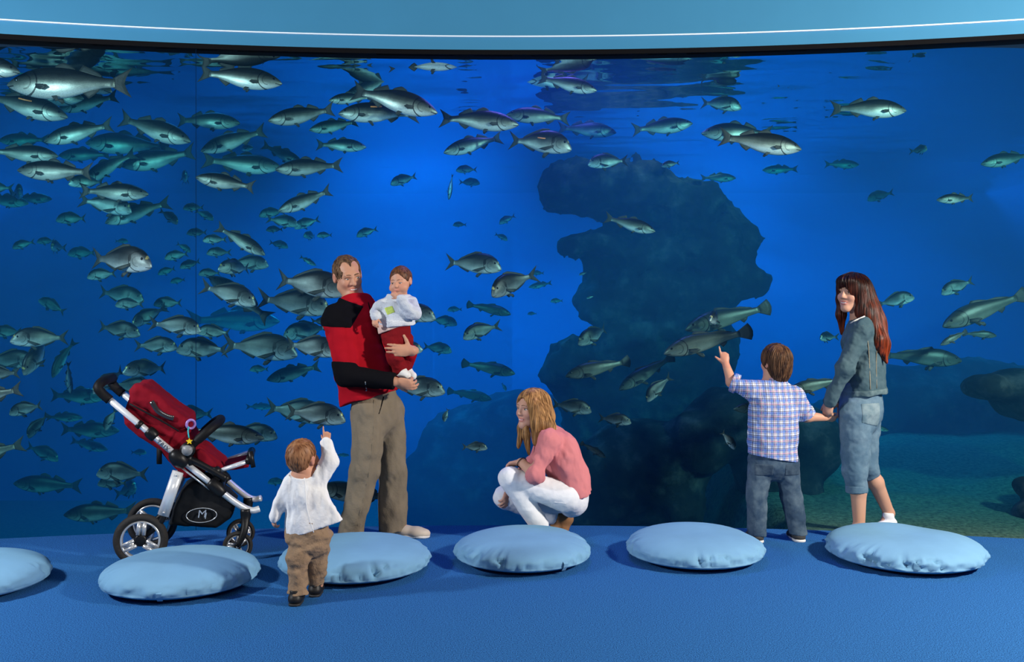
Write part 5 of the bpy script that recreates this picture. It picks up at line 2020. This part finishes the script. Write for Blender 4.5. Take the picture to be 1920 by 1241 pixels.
def fins(kind):
    T_ = lambda x: prof(kind, x, 'top') - 0.008
    B_ = lambda x: prof(kind, x, 'bot') + 0.008
    d = {}
    if kind == 'B':
        d['tail_fin'] = ([(-.335, .032), (-.345, .012), (-.345, -.012), (-.335, -.032)], [(-.500, .125), (-.455, .055), (-.435, 0), (-.455, -.052), (-.495, -.118)])
        xs = [.13, .09, .03, -.04]
        d['front_dorsal_fin'] = ([(x, T_(x)) for x in xs], [(.10, T_(.10) + .03), (.05, T_(.05) + .052), (-.02, T_(-.02) + .030), (-.045, T_(-.045) + .008)])
        xs = [-.07, -.12, -.18, -.235]
        d['rear_dorsal_fin'] = ([(x, T_(x)) for x in xs], [(-.105, T_(-.1) + .062), (-.17, T_(-.17) + .052), (-.235, T_(-.235) + .036), (-.255, T_(-.25) + .016)])
        xs = [-.10, -.15, -.19, -.225]
        d['anal_fin'] = ([(x, B_(x)) for x in xs], [(-.15, B_(-.15) - .062), (-.19, B_(-.19) - .048), (-.225, B_(-.225) - .03), (-.24, B_(-.24) - .012)])
        pel, pec = (.14, -.10, .075, .05), (.245, -.035, .105, .055)
    elif kind == 'S':
        d['tail_fin'] = ([(-.335, .038), (-.348, .012), (-.348, -.012), (-.335, -.038)], [(-.505, .165), (-.445, .060), (-.415, 0), (-.445, -.060), (-.500, -.155)])
        xs = [.14, .04, -.08, -.2, -.26]
        d['dorsal_fin'] = ([(x, T_(x)) for x in xs], [(.12, T_(.12) + .030), (.02, T_(.02) + .048), (-.11, T_(-.11) + .040), (-.23, T_(-.23) + .034), (-.275, T_(-.27) + .012)])
        xs = [-.06, -.13, -.2, -.25]
        d['anal_fin'] = ([(x, B_(x)) for x in xs], [(-.09, B_(-.09) - .045), (-.16, B_(-.16) - .040), (-.23, B_(-.23) - .03), (-.265, B_(-.26) - .01)])
        pel, pec = (.16, -.15, .11, .05), (.215, -.045, .235, .055)
    else:
        d['tail_fin'] = ([(-.335, .030), (-.345, .012), (-.345, -.012), (-.335, -.030)], [(-.465, .098), (-.490, .050), (-.500, 0), (-.490, -.050), (-.465, -.095)])
        xs = [.15, .05, -.04, -.14, -.27]
        d['dorsal_fin'] = ([(x, T_(x)) for x in xs], [(.12, T_(.12) + .035), (.03, T_(.03) + .030), (-.05, T_(-.05) + .012), (-.16, T_(-.16) + .030), (-.285, T_(-.28) + .014)])
        xs = [-.12, -.15, -.18, -.2]
        d['anal_fin'] = ([(x, B_(x)) for x in xs], [(-.16, B_(-.16) - .055), (-.18, B_(-.18) - .045), (-.205, B_(-.205) - .03), (-.215, B_(-.215) - .01)])
        pel, pec = (.15, -.098, .085, .05), (.23, -.045, .125, .055)
    return d, pel, pec


def fish_parts(kind, b):
    """name -> list of meshes of a one metre fish"""
    out = {}
    d, pel, pec = fins(kind)
    for nme, (base, tip) in d.items():
        bm = bmesh.new()
        fin_bm(bm, base, tip, b, n=13 if nme == 'tail_fin' else 9)
        out[nme] = [bm_mesh(nme, bm)]
    for nme, (x0, z0, ln, wd), slope in (('pelvic_fin', pel, -0.45), ('pectoral_fin', pec, -0.16 if kind != 'S' else -0.30)):
        out[nme] = []
        for s in (-1, 1):
            w0 = prof(kind, x0, 'wid') * (0.45 if nme == 'pelvic_fin' else 0.93)
            bm = bmesh.new()

            def place(x, z, f, s=s, w0=w0):
                return Vector((x, bendy(x, b) + s * (w0 + 0.035 * f * (1 if nme == 'pectoral_fin' else 0.5)), z))
            base = [(x0, z0 + wd * 0.3), (x0 - .005, z0), (x0, z0 - wd * 0.3)]
            tip = [(x0 - ln * 0.75, z0 + slope * ln + wd * 0.45), (x0 - ln, z0 + slope * ln), (x0 - ln * 0.55, z0 + slope * ln - wd * 0.4)]
            if nme == 'pelvic_fin':
                base = [(x0, z0), (x0 - .02, z0), (x0 - .04, z0)]
                tip = [(x0 - ln * 0.7, z0 - ln * 0.75), (x0 - ln, z0 - ln * 0.62), (x0 - ln * 0.85, z0 - ln * 0.2)]
            fin_bm(bm, base, tip, b, 0.005, 7, place=place)
            out[nme].append(bm_mesh(nme, bm))
    out['eye'] = []
    ex, ez, er = {'B': (.405, .020, .015), 'S': (.375, .038, .021), 'C': (.405, .018, .014)}[kind]
    for s in (-1, 1):
        bm = bmesh.new()
        sphere(bm, (ex, s * (prof(kind, ex, 'wid') * 0.90) + bendy(ex, b), ez), (er, er * 0.45, er), None, 12, 8)
        out['eye'].append(bm_mesh('eye', bm))
    bm = bmesh.new()
    fish_body_bm(bm, kind, b)
    out['body'] = [bm_mesh('fish_body', bm)]
    return out


def math_node(nt, op, a, b=None, clamp=False):
    n = nd(nt, 'ShaderNodeMath', operation=op)
    n.use_clamp = clamp
    for i, v in enumerate((a, b)):
        if v is None:
            continue
        if isinstance(v, (int, float)):
            n.inputs[i].default_value = v
        else:
            nt.links.new(v, n.inputs[i])
    return n.outputs[0]


def fish_material(name, back, flank, belly, kind, metal=0.45, gold=False):
    m = bpy.data.materials.new(name)
    m.use_nodes = True
    nt = m.node_tree
    b = nt.nodes['Principled BSDF']
    tc = nd(nt, 'ShaderNodeTexCoord')
    sep = nd(nt, 'ShaderNodeSeparateXYZ')
    nt.links.new(tc.outputs['Object'], sep.inputs[0])
    x, z = sep.outputs['X'], sep.outputs['Z']
    n = nd(nt, 'ShaderNodeTexNoise', i_Scale=9.0, i_Detail=4.0)
    nt.links.new(tc.outputs['Object'], n.inputs['Vector'])
    H = {'B': 0.115, 'S': 0.19, 'C': 0.115}[kind]
    zz = math_node(nt, 'MULTIPLY_ADD', z, 0.5 / H)
    zz.node.inputs[2].default_value = 0.46
    wob = math_node(nt, 'MULTIPLY_ADD', n.outputs['Fac'], 0.22)
    wob.node.inputs[2].default_value = -0.11
    v = math_node(nt, 'ADD', zz, wob)
    cr = nd(nt, 'ShaderNodeValToRGB')
    el = cr.color_ramp.elements
    el[0].position, el[0].color = 0.13, (*belly, 1)
    el[1].position, el[1].color = 0.72, (*back, 1)
    e = el.new(0.38)
    e.color = (*flank, 1)
    e = el.new(0.53)
    e.color = (*[f * 0.30 + k * 0.70 for f, k in zip(flank, back)], 1)
    nt.links.new(v, cr.inputs['Fac'])
    # scales
    mp = nd(nt, 'ShaderNodeMapping')
    mp.inputs['Scale'].default_value = (130, 60, 165)
    nt.links.new(tc.outputs['Object'], mp.inputs['Vector'])
    vo = nd(nt, 'ShaderNodeTexVoronoi', i_Scale=1.0)
    nt.links.new(mp.outputs['Vector'], vo.inputs['Vector'])
    sc = math_node(nt, 'MULTIPLY_ADD', vo.outputs['Distance'], -0.40)
    sc.node.inputs[2].default_value = 1.12
    # gill cover line, dark blotch, head
    gx = {'B': 0.335, 'S': 0.315, 'C': 0.335}[kind]
    gr = {'B': 0.105, 'S': 0.135, 'C': 0.10}[kind]
    dx = math_node(nt, 'SUBTRACT', x, gx)
    r2 = math_node(nt, 'SQRT', math_node(nt, 'ADD', math_node(nt, 'MULTIPLY', dx, dx), math_node(nt, 'MULTIPLY', z, z)))
    lin = math_node(nt, 'ABSOLUTE', math_node(nt, 'SUBTRACT', r2, gr))
    line = math_node(nt, 'LESS_THAN', lin, 0.006)
    behind = math_node(nt, 'LESS_THAN', dx, 0.01)
    g1 = math_node(nt, 'MULTIPLY', line, behind)
    lin2 = math_node(nt, 'LESS_THAN', math_node(nt, 'ABSOLUTE', math_node(nt, 'SUBTRACT', r2, gr * 0.52)), 0.006)
    g2 = math_node(nt, 'MULTIPLY', math_node(nt, 'MULTIPLY', lin2, behind), 0.6)
    g = math_node(nt, 'MAXIMUM', g1, g2)
    # mouth line and lateral line
    mz = {'B': -0.030, 'S': -0.078, 'C': -0.036}[kind]
    mo = math_node(nt, 'LESS_THAN', math_node(nt, 'ABSOLUTE', math_node(nt, 'SUBTRACT', math_node(nt, 'MULTIPLY_ADD', dx, 0.15), z)), 0.0)
    mth = math_node(nt, 'MULTIPLY', math_node(nt, 'LESS_THAN', math_node(nt, 'ABSOLUTE', math_node(nt, 'SUBTRACT', z, mz)), 0.0045), math_node(nt, 'GREATER_THAN', x, 0.43))
    g = math_node(nt, 'MAXIMUM', g, mth)
    if kind == 'S':
        bx = math_node(nt, 'SUBTRACT', x, 0.195)
        bz = math_node(nt, 'SUBTRACT', z, 0.045)
        bl = math_node(nt, 'LESS_THAN', math_node(nt, 'SQRT', math_node(nt, 'ADD', math_node(nt, 'MULTIPLY', math_node(nt, 'MULTIPLY', bx, bx), 4.0), math_node(nt, 'MULTIPLY', bz, bz))), 0.052)
        g = math_node(nt, 'MAXIMUM', g, math_node(nt, 'MULTIPLY', bl, 0.85))
    dark = math_node(nt, 'MULTIPLY_ADD', g, -0.86)
    dark.node.inputs[2].default_value = 1.0
    oi = nd(nt, 'ShaderNodeObjectInfo')
    rv = math_node(nt, 'MULTIPLY_ADD', oi.outputs['Random'], 0.5)
    rv.node.inputs[2].default_value = 0.75
    f = math_node(nt, 'MULTIPLY', math_node(nt, 'MULTIPLY', sc, dark), rv)
    mx = nd(nt, 'ShaderNodeVectorMath', operation='SCALE')
    nt.links.new(cr.outputs['Color'], mx.inputs[0])
    nt.links.new(f, mx.inputs['Scale'])
    col = mx.outputs[0]
    if gold:
        gxm = math_node(nt, 'MULTIPLY', math_node(nt, 'GREATER_THAN', z, 0.035), math_node(nt, 'LESS_THAN', math_node(nt, 'ABSOLUTE', math_node(nt, 'SUBTRACT', x, 0.435)), 0.013))
        m2 = nd(nt, 'ShaderNodeMix', data_type='RGBA')
        nt.links.new(gxm, m2.inputs['Factor'])
        nt.links.new(col, m2.inputs['A'])
        m2.inputs['B'].default_value = (0.55, 0.42, 0.16, 1)
        col = m2.outputs['Result']
    nt.links.new(col, b.inputs['Base Color'])
    b.inputs['Metallic'].default_value = metal
    b.inputs['Roughness'].default_value = 0.38
    bp = nd(nt, 'ShaderNodeBump', i_Strength=0.12, i_Distance=0.006)
    nt.links.new(vo.outputs['Distance'], bp.inputs['Height'])
    nt.links.new(bp.outputs['Normal'], b.inputs['Normal'])
    return m


FM = {
    'B': fish_material('sea_bass_scales', (0.014, 0.017, 0.017), (0.18, 0.20, 0.18), (0.85, 0.87, 0.80), 'B'),
    'S': fish_material('sea_bream_scales', (0.018, 0.021, 0.024), (0.25, 0.27, 0.27), (0.85, 0.87, 0.84), 'S', gold=True),
    'C': fish_material('meagre_scales', (0.035, 0.044, 0.040), (0.13, 0.15, 0.125), (0.32, 0.34, 0.28), 'C', 0.35),
}
FFIN = material('fish_fin', (0.030, 0.036, 0.036), 0.55, 0.3, bump=(60, 0.2))
FEYE = material('fish_eye', (0.006, 0.006, 0.008), 0.08, 0.7)
FTAG = material('orange_tag_plastic', (0.95, 0.30, 0.10), 0.4, 0.3)
FNAME = {'B': 'sea_bass', 'S': 'sea_bream', 'C': 'meagre_fish'}
FGROUP = {'B': 'slender sea bass swimming in the tank', 'S': 'deep-bodied sea bream swimming in the tank', 'C': 'long meagre fish swimming in the tank'}
_cache = {}


def fish_meshes(kind, b, full):
    key = (kind, b, full)
    if key in _cache:
        return _cache[key]
    pr = fish_parts(kind, b)
    if full:
        for nme, ms in pr.items():
            for me in ms:
                me.materials.append(FM[kind] if nme == 'body' else FEYE if nme == 'eye' else FFIN)
        _cache[key] = pr
        return pr
    bm = bmesh.new()
    for nme, ms in pr.items():
        k0 = len(bm.faces)
        for me in ms:
            bm.from_mesh(me)
        bm.faces.ensure_lookup_table()
        for f_ in bm.faces[k0:]:
            f_.material_index = 0 if nme == 'body' else 2 if nme == 'eye' else 1
        for me in ms:
            bpy.data.meshes.remove(me)
    me = bpy.data.meshes.new('small_fish')
    bm.to_mesh(me)
    bm.free()
    for m_ in (FM[kind], FFIN, FEYE):
        me.materials.append(m_)
    _cache[key] = me
    return me


def fish(kind, px, py, ln, face, tilt, yaw, off, label, tagged=False):
    d = 6.3 + off
    for _ in range(3):
        d = glass_y((px - 960) / F * d) + 0.03 + off
    cen = P(px, py, d)
    L = ln * d / F / max(math.cos(R(yaw)), 0.42)
    s = 1 if face == 'r' else -1
    t, y = R(tilt), R(yaw)
    h = Vector((s * math.cos(y) * math.cos(t), -math.sin(y) * math.cos(t), math.sin(t)))
    u = Vector((0, 0, 1)) if abs(h.z) < 0.95 else Vector((0.3, 1, 0))
    u = (u - h * h.dot(u)).normalized()
    M = Matrix((h, u.cross(h), u)).transposed().to_4x4()
    rnd = random.Random(int(px * 7 + py))
    b = rnd.choice((-0.28, 0.0, 0.28)) if abs(yaw) < 30 else rnd.choice((-0.45, 0.45))
    M = Matrix.Translation(cen) @ M @ Matrix.Diagonal((L, L, L, 1))
    full = ln >= 48
    pr = fish_meshes(kind, b, full)
    o = bpy.data.objects.new(FNAME[kind], pr['body'][0] if full else pr)
    COL.objects.link(o)
    o.matrix_world = M
    tag(o, label, 'fish', FGROUP[kind])
    if full:
        for nme, ms in pr.items():
            if nme == 'body':
                continue
            for me in ms:
                c = bpy.data.objects.new(nme, me)
                COL.objects.link(c)
                c.parent = o
    if tagged:
        bm = bmesh.new()
        sy = -1 if (u.cross(h)).y > 0 else 1
        tube(bm, [(0.09, sy * 0.060, 0.06), (0.02, sy * 0.075, 0.055), (-0.05, sy * 0.085, 0.055)], 0.009, 8)
        me = bm_mesh('plastic_tag', bm)
        me.materials.append(FTAG)
        c = bpy.data.objects.new('plastic_tag', me)
        COL.objects.link(c)
        c.parent = o
        c['label'] = 'orange plastic tag'
    return o
FISH = '''
B -40 120 160 r -10 0 .5|sea bass showing only its head at the top of the left edge
B 131 156 235 l 0 0 .45|largest silver sea bass, facing left, under the rim at the far left
B 143 140 165 r -24 14 .75|dark sea bass slanting down across the largest silver bass under the rim
B 85 180 145 r -2 0 1.1|teal sea bass facing right directly beneath the largest silver bass
B 48 198 165 r -14 0 .8 t|sea bass with an orange tag on its back by the left edge
B 165 192 118 l -12 0 1.3|teal sea bass facing left just right of the orange-tagged bass
B 148 248 135 l -13 0 1.0|dark sea bass with raised tail, nose pointing down left, below the orange-tagged bass
B 290 242 152 r -18 10 .9|dark sea bass diving right with a tall tail, left of the panel joint
B 388 226 125 r -3 0 1.3|dark green sea bass crossing the panel joint in the upper third
B 45 262 95 l 0 0 2.8|faint dark sea bass at the left edge under the tagged bass
B 45 288 130 r -3 0 .9|dark sea bass at the left edge just above the speckled green bass
B 160 290 100 l 0 0 2.6|dim blue sea bass behind the dark diving bass, upper left
B 240 270 160 l 3 0 2.0|hazy striped sea bass between two dark bass left of the panel joint
B 300 298 148 l -9 0 1.6|pale teal sea bass with nose low, left of the panel joint
B 203 312 112 l -30 0 1.5|teal sea bass slanting steeply, its tail up right, left of the panel joint
B 108 321 150 l 3 0 .6|speckled green sea bass facing left, above the pair with a bright belly
S 163 341 56 l -5 30 1.3|small sea bream peeping out under the speckled green bass
S -8 352 62 l 0 0 2.0|sea bream leaving through the left edge, only its tail in view
S 35 362 38 r 0 60 2.5|small dark sea bream seen from behind near the left edge
B 8 376 92 r -5 0 3.0|faint blue sea bass with a lit back at the left edge
B 60 372 75 r 0 0 3.2|faint blue sea bass behind the small dark bream at the left
B 213 360 132 r -2 0 .7|green sea bass facing right just above the fish with a shining belly
S 200 384 98 r -10 0 1.1|sea bream with a shining belly tucked under the green bass
B 256 397 126 l -18 0 1.3|teal sea bass climbing tail first, below the shining bream
S 318 406 44 r -32 20 1.6|small teal sea bream at the tail of the climbing teal bass
S 135 410 60 l 0 0 2.2|dim sea bream alone below the green bass at the left
S 43 458 42 l -15 0 2.5|dark sea bream with a pale belly streak near the left edge
S 87 452 36 l 0 0 3.0|faint small sea bream beside the dark upright fish at the left
S 105 463 24 r 0 80 2.0|dark upright sea bream seen end on near the left edge
S 155 474 56 l 0 0 2.8|dim sea bream behind the tail of the big black bream
S 228 488 130 r -4 18 .35|big black sea bream with a scowling mouth facing right
S 192 515 58 l -5 0 1.3|bright teal sea bream under the big black bream
S 228 452 25 r 0 0 3.4|tiny faint sea bream above the big black bream
S 332 479 48 l -8 0 1.8|teal sea bream with a shining belly right of the big black bream
S 345 464 30 r -30 0 2.6|tiny dark sea bream above a shining teal bream
S 357 495 42 l -15 0 2.0|striped teal sea bream below the shining one, left of the stacked pair
S 313 508 36 l -15 0 2.6|dim sea bream under the striped teal bream
S 334 526 30 l -8 0 3.0|tiny olive sea bream, the lowest of the small ones right of the black bream
S 226 553 90 r -8 0 1.4|teal sea bream with a bright stripe facing right, below the black bream
S 243 570 54 l 0 0 1.15|dark teal sea bream overlapping the striped bream's belly
S 316 568 56 l 0 0 1.6|neat teal sea bream facing left above the big silver-cheeked bream
S 98 573 56 l 28 0 2.4|dim sea bream tilted nose up at the left
S 278 592 54 l -28 40 1.3|dark sea bream turning towards the glass with its tail raised
S 330 611 96 r -6 0 .6|black-backed sea bream with silver cheeks over a dark round bream
S 222 618 84 r -8 0 1.0|brightest teal sea bream, facing right, left of the silver-cheeked bream
S 402 622 66 l 5 0 1.0|bright green sea bream nose to nose with the silver-cheeked bream
S 292 648 82 r 0 0 .9|dark round sea bream under the silver-cheeked bream
S 382 654 102 l 2 0 .8|dark teal sea bream facing left with a long breast fin, behind another's tail
S 75 634 88 l 0 28 .7|black sea bream turning in from the left with a wide tail
S 72 666 40 l -40 70 .9|dark sea bream coming head on under the black turning bream
S 20 675 96 r 0 0 1.2|large teal sea bream half out of the left edge
S -4 700 76 l 0 0 .6|dark sea bream leaving through the left edge, tail fin in view
S 15 622 60 l 0 0 1.8|dim sea bream at the left edge above the large teal one
B 115 672 40 l -60 60 2.0|pale sea bass hanging upright at the left
B 128 708 62 r -80 0 1.2|dark sea bass diving straight down above the hazy grey bass
S 275 692 66 l 0 42 .9|black sea bream head on with tail to the right, above the stroller seat
S 205 714 56 l -32 40 .8|black sea bream just over the stroller handle
S 250 724 84 r -5 0 1.1|teal sea bream half hidden behind the top of the stroller seat
B 145 742 116 r 0 0 2.5|hazy grey sea bass left of the stroller handle
B -20 742 128 l -12 0 .4|bright silver fish leaving the left edge above the cyan bream
S 50 766 68 l -12 0 .9|brightest cyan sea bream, low at the left
S 70 797 42 l -50 40 1.5|teal sea bream nosing down under the brightest cyan bream
B 120 782 70 r 0 0 2.8|faint dark sea bass right of the cyan bream
B 165 806 118 r 0 0 2.4|faint green sea bass left of the stroller's seat back
B 165 834 76 r -12 0 3.0|faint dark sea bass left of the stroller, over the facing bream
B -25 850 134 l -14 0 .7|fish leaving the left edge with a black tail, low down
S 80 848 66 r -22 0 2.6|faint dark sea bream low at the left, nose down
S 230 887 98 l 3 0 .8|clear teal sea bream facing left beside the stroller's rear leg
S 213 905 60 l 0 0 1.2|sea bream tucked under the clear teal bream by the stroller
S 242 918 50 r 20 50 2.0|dim sea bream turned away below the one beside the stroller
B 90 908 130 l 3 0 2.2|faint green sea bass low at the left
B 188 960 138 l -3 0 1.4|dark green sea bass low behind the stroller's rear wheels
S 260 848 30 r 0 0 3.0|tiny faint sea bream behind the stroller's push bar
S 207 786 46 l -60 0 1.2|sea bream diving behind the stroller's push bar
S 362 776 76 l 0 0 1.6|dim green sea bream over the stroller's bumper bar
B 422 813 148 r -5 0 .35|purple-grey thick-bodied bass behind the stroller's bumper bar
S 475 812 92 r -4 0 .75|teal sea bream right behind the purple-grey bass
S 592 777 114 r -6 0 .35|bright silver sea bream above the toddler's pointing finger
S 558 772 122 r -8 0 .75|teal sea bream behind the silver one at the toddler's finger
B 487 762 50 r 0 0 3.0|faint tail-on bass left of the toddler's bream
S 486 692 36 l 0 0 2.0|small round dark sea bream left of the man's elbow
B 552 698 108 l -14 0 1.4|dim sea bass with nose low beside the man's elbow
S 490 652 138 r -5 0 .68|long-finned silver sea bream, the left one of the pair at the man's waist
S 585 651 108 r -6 0 .4|silver sea bream whose nose meets the man's sleeve
S 575 620 92 l -10 0 1.2|pale green sea bream behind the bream at the man's sleeve
S 606 602 46 r 0 0 1.0|dark sea bream at the man's back
S 583 533 138 r -8 0 .35|silver-white sea bream swimming behind the man's ear
S 553 568 136 r -7 0 .62|purple-grey sea bream below the silver-white one at the man's back
S 430 551 106 r -16 0 .55|dark teal sea bream crossing over a bass, left of the man
B 450 558 142 l 36 0 .85|sea bass pointing up left behind the dark teal bream
S 466 494 76 r 0 0 1.15|dark sea bream facing right, of two nose-opposed ones
S 443 502 50 l 0 50 .85|dark sea bream staring out left, of two nose-opposed ones
B 453 451 104 r -30 0 .7|green sea bass diving right, left of the man's head
S 403 449 46 l 0 0 1.3|teal sea bream under the tail of the green diving bass
S 410 473 46 l 0 0 1.5|small pale teal sea bream under the green diving bass
S 370 436 40 l 0 0 1.9|dim sea bream left of the green diving bass
S 363 389 40 l 0 0 2.0|dim dark sea bream under the silver bass with raised tail
S 384 403 38 r -25 0 2.5|faint sea bream beside the dim dark one
S 345 333 26 r 0 65 2.2|small dark sea bream seen tail on by the panel joint
S 393 512 42 l 0 0 1.6|dim sea bream behind the one staring out left
S 510 399 50 l -8 0 1.9|pale-backed sea bream at the top of a cluster of four
S 530 415 60 r -8 0 1.5|teal sea bream facing right in the middle of a cluster of four
S 575 418 50 l -18 0 1.8|thin-tailed sea bream at the right of a cluster of four
S 515 430 32 l 0 0 2.0|small sea bream at the bottom of a cluster of four
S 583 442 20 l 0 60 2.5|tiny shining sea bream seen head on
S 609 441 30 l 0 0 2.2|small dim round sea bream right of a tiny shining one
S 688 435 42 l -18 0 2.0|teal sea bream alone above the baby and the man
S 522 458 38 r -12 0 2.6|faint sea bream below the cluster of four
B 577 489 36 r -28 0 2.0|small teal bass left of the man's forehead
B 573 376 110 l -20 0 .7|green-bellied sea bass with upright tail, alone above the man
B 425 342 118 l 11 0 .55|glinting sea bass nose up with whisker-like fin, right of the panel joint
B 580 313 128 l -3 0 .65|green and lilac sea bass facing left, meeting another nose to nose
B 455 307 146 r -4 0 1.3|dim green sea bass facing right, meeting another nose to nose
B 530 289 88 r -25 0 1.6|dark blue sea bass between the two meeting nose to nose
B 438 263 130 l -17 0 1.1|blue-backed sea bass nose down, right of the panel joint
B 458 278 42 r 0 40 1.9|dark sea bass half hidden under the blue-backed one
B 450 145 160 r -7 0 .45|bright silver sea bass facing right, just right of the panel joint
S 588 155 70 r -10 0 1.4|dark fish facing right between two bright bass near the surface
B 567 216 130 l -8 0 .6|teal sea bass facing left in the upper part above the man
B 627 236 96 l -8 0 1.2|dark blue sea bass below the tagged silver bass
B 638 272 98 r -3 0 1.1|dark green sea bass facing right, lowest of the upper group above the man
B 738 187 172 r -15 0 .35|large silver sea bass slanting down right above the man's baby
B 710 211 152 l 0 0 .5 t|silver sea bass with an orange tag, facing left under the large slanting bass
B 658 184 84 l -5 0 .75|dark sea bass behind the tail of the large slanting bass
B 690 165 110 l -25 0 .9|dark sea bass with its tail standing above the large slanting bass
B 798 115 145 r 0 0 .4|sea bass cut off by the black rim at the top
B 897 225 153 r -5 0 .45|dark green sea bass with its nose at a purple one
B 1010 217 122 l 3 0 .75|purple-backed sea bass facing the dark green one
B 887 270 116 l -15 0 .8|violet-blue sea bass nose down left, below the dark green one
S 1013 267 120 r -6 0 .5 t|lilac-backed tagged fish facing right, left of the rock pillar's reflection
B 1100 242 112 r -5 0 1.5|ghostly blue sea bass with a thin bright back line
B 1040 150 132 l 8 0 .85|purple sea bass facing left under the reflection of the rock
B 1064 157 114 r -12 0 .6|blue-backed sea bass facing right across the purple one
B 1240 238 118 r 8 0 1.2|dark sea bass nosing up above the rock pillar
S 1353 195 76 r -6 0 1.2|dark fish alone at the edge of the rock's reflection
B 1385 248 140 l 0 0 .9|dark sea bass facing left behind the bright silver one, above the pillar's right side
B 1425 267 158 r -8 0 .35|bright silver sea bass facing right, above the right side of the pillar
B 1485 157 44 r 5 -50 1.2|dark bass swimming away, top right of the tank
B 1630 203 140 r -2 0 .65|teal sea bass alone at the top right
S 1725 281 18 r 0 78 1.8|pale round bream seen head on, upper right
B 1793 372 74 l -3 0 .9|bright turquoise curved fish at the right
S 1650 367 50 l -14 0 3.0|faint sea bream left of the turquoise fish
B 1888 298 100 l -10 0 1.5|dim bass half out of the right edge
B 1462 318 66 l 0 0 4.0|faintest bass below the bright silver one at the upper right
B 1578 308 66 r 0 0 3.6|faint bass below the lone teal one at the top right
B 1347 333 66 r 0 0 2.8|faint bass just above the right shoulder of the pillar
S 1140 303 76 l -3 0 .95|dark sea bream grazing over the top of the rock pillar
S 1257 308 34 l -8 0 1.2|small pale-faced sea bream over the pillar's top
B 1181 420 100 r -15 0 .7|pale blue sea bass in front of the rock pillar's cap
S 757 337 52 l -14 0 1.8|teal sea bream high above the baby
S 875 318 40 l 0 0 2.2|pale sea bream facing left below the violet bass
B 845 350 50 l -82 0 1.8|thin dark fish hanging upright in open water
S 862 421 26 l 0 0 3.0|tiny bright sea bream in open water mid tank
S 951 411 34 l -25 0 2.6|small teal sea bream left of the pillar's cap
S 940 444 27 r -25 0 3.0|tiny teal sea bream under another left of the pillar
S 880 342 40 r 0 0 3.5|faint sea bream beneath the pale one
S 888 495 106 r -4 0 .55|silver and lilac sea bream facing right in open water
S 958 531 80 l -20 42 .45|lilac sea bream coming head on towards the glass
S 1008 512 25 l 0 0 3.0|tiny faint sea bream right of the head-on lilac one
B 1013 534 45 l -10 0 2.8|small faint bass right of the head-on lilac bream
S 1044 564 24 l 0 0 3.0|tiny teal sea bream nearest the pillar's left side
S 998 588 18 l 0 0 3.5|tiniest faint sea bream under the lilac head-on bream
S 1093 513 15 l -15 0 1.6|tiny black fish at the pillar's left edge, upper of two
S 1107 557 15 l -15 0 1.6|tiny black fish at the pillar's left edge, lower of two
C 916 579 86 r -12 0 1.8|green meagre under the silver and lilac bream
S 900 620 66 l -15 32 .8|deep blue sea bream with tail up, mid tank
S 832 602 52 r -8 0 2.2|hazy green bream right of the baby's sweater
S 853 580 28 l 0 0 2.8|tiny teal bream above the hazy green one
S 820 653 56 r -8 0 2.0|hazy green bream right of the baby's legs
S 770 587 96 r -6 0 .45|silver sea bream looking out from behind the baby's sweater
S 752 658 82 r 10 0 .5|purple sea bream looking out from behind the baby's legs
C 915 690 104 r -10 0 1.6|mottled green meagre above the low dark rock
S 783 727 104 r -3 0 .45|striped silver bream beside the man's hand
C 880 740 86 r -10 0 2.4|dim meagre over the low dark rock
S 945 725 17 r -60 0 3.0|tiny bream above the crouching woman
S 1115 628 70 l -18 32 .9|purple-black bream in front of the pillar's left side
C 1122 690 128 l -12 0 .6|pale teal meagre facing left low before the pillar
C 1213 698 124 l -30 0 .8|dark blue meagre slanting down before the pillar
S 1233 727 62 l -40 25 .65|pale bream nosing down under the dark blue meagre
C 1325 640 168 l -14 0 .4|large teal meagre nearest the boy's pointing finger
C 1365 595 168 l -14 0 .75|large teal meagre above the one at the boy's finger
S 1343 597 36 l 0 60 .45|dark bream head on in front of the upper large meagre
S 1072 763 76 r -8 0 .6|teal bream behind the crouching woman's hair
S 1153 787 62 r -5 0 .55|round teal bream right of the crouching woman's back
C 1112 843 56 r -30 0 .4|purple-dark fish at the crouching woman's back
C 1425 765 100 l 0 0 .5|meagre looking out from behind the boy's shirt
C 1530 722 112 l -12 0 .5|dark meagre between the boy and the woman
S 1551 632 38 l 0 40 1.2|pale bream head on over the boy's right shoulder
S 1680 563 70 r 14 0 1.1|grey bream just behind the woman's hair
S 1795 537 66 l -20 0 1.2|dark bream right of the woman, above the big meagre
C 1847 580 172 l -20 0 .8|big striped meagre by the right edge
C 1790 633 60 l -26 0 .7|dark blue fish under the tail-up big meagre at the right
C 1838 627 62 r -3 0 1.0|green fish facing right under the big meagre at the right
C 1728 670 152 r -3 0 1.0|large pale meagre emerging behind the woman's jacket
B 1650 803 34 r -12 0 1.6|small bass behind the woman's knee
S 890 838 48 r 0 0 .45|dim green bream left of the crouching woman
S 836 778 26 l -70 0 .7|tiny bream over the low rock's left end
S 520 903 36 l 0 0 2.0|dim teal bream left of the toddler's shoulder
B 642 853 26 r 0 0 2.5|tiny dim bass right of the toddler's raised arm
B 668 925 150 l 10 0 .35|dark scaled bass behind the man's shins
S 1366 825 42 r -50 0 .35|dim blue bream in the shade left of the boy's hip
B 440 600 170 r 0 0 3.6|large ghostly bass in the far haze, left of the man
'''
for ln_ in FISH.strip().split('\n'):
    spec, lab = ln_.split('|')
    a = spec.split()
    fish(a[0], float(a[1]), float(a[2]), float(a[3]), a[4], float(a[5]), float(a[6]), float(a[7]), lab, len(a) > 8)
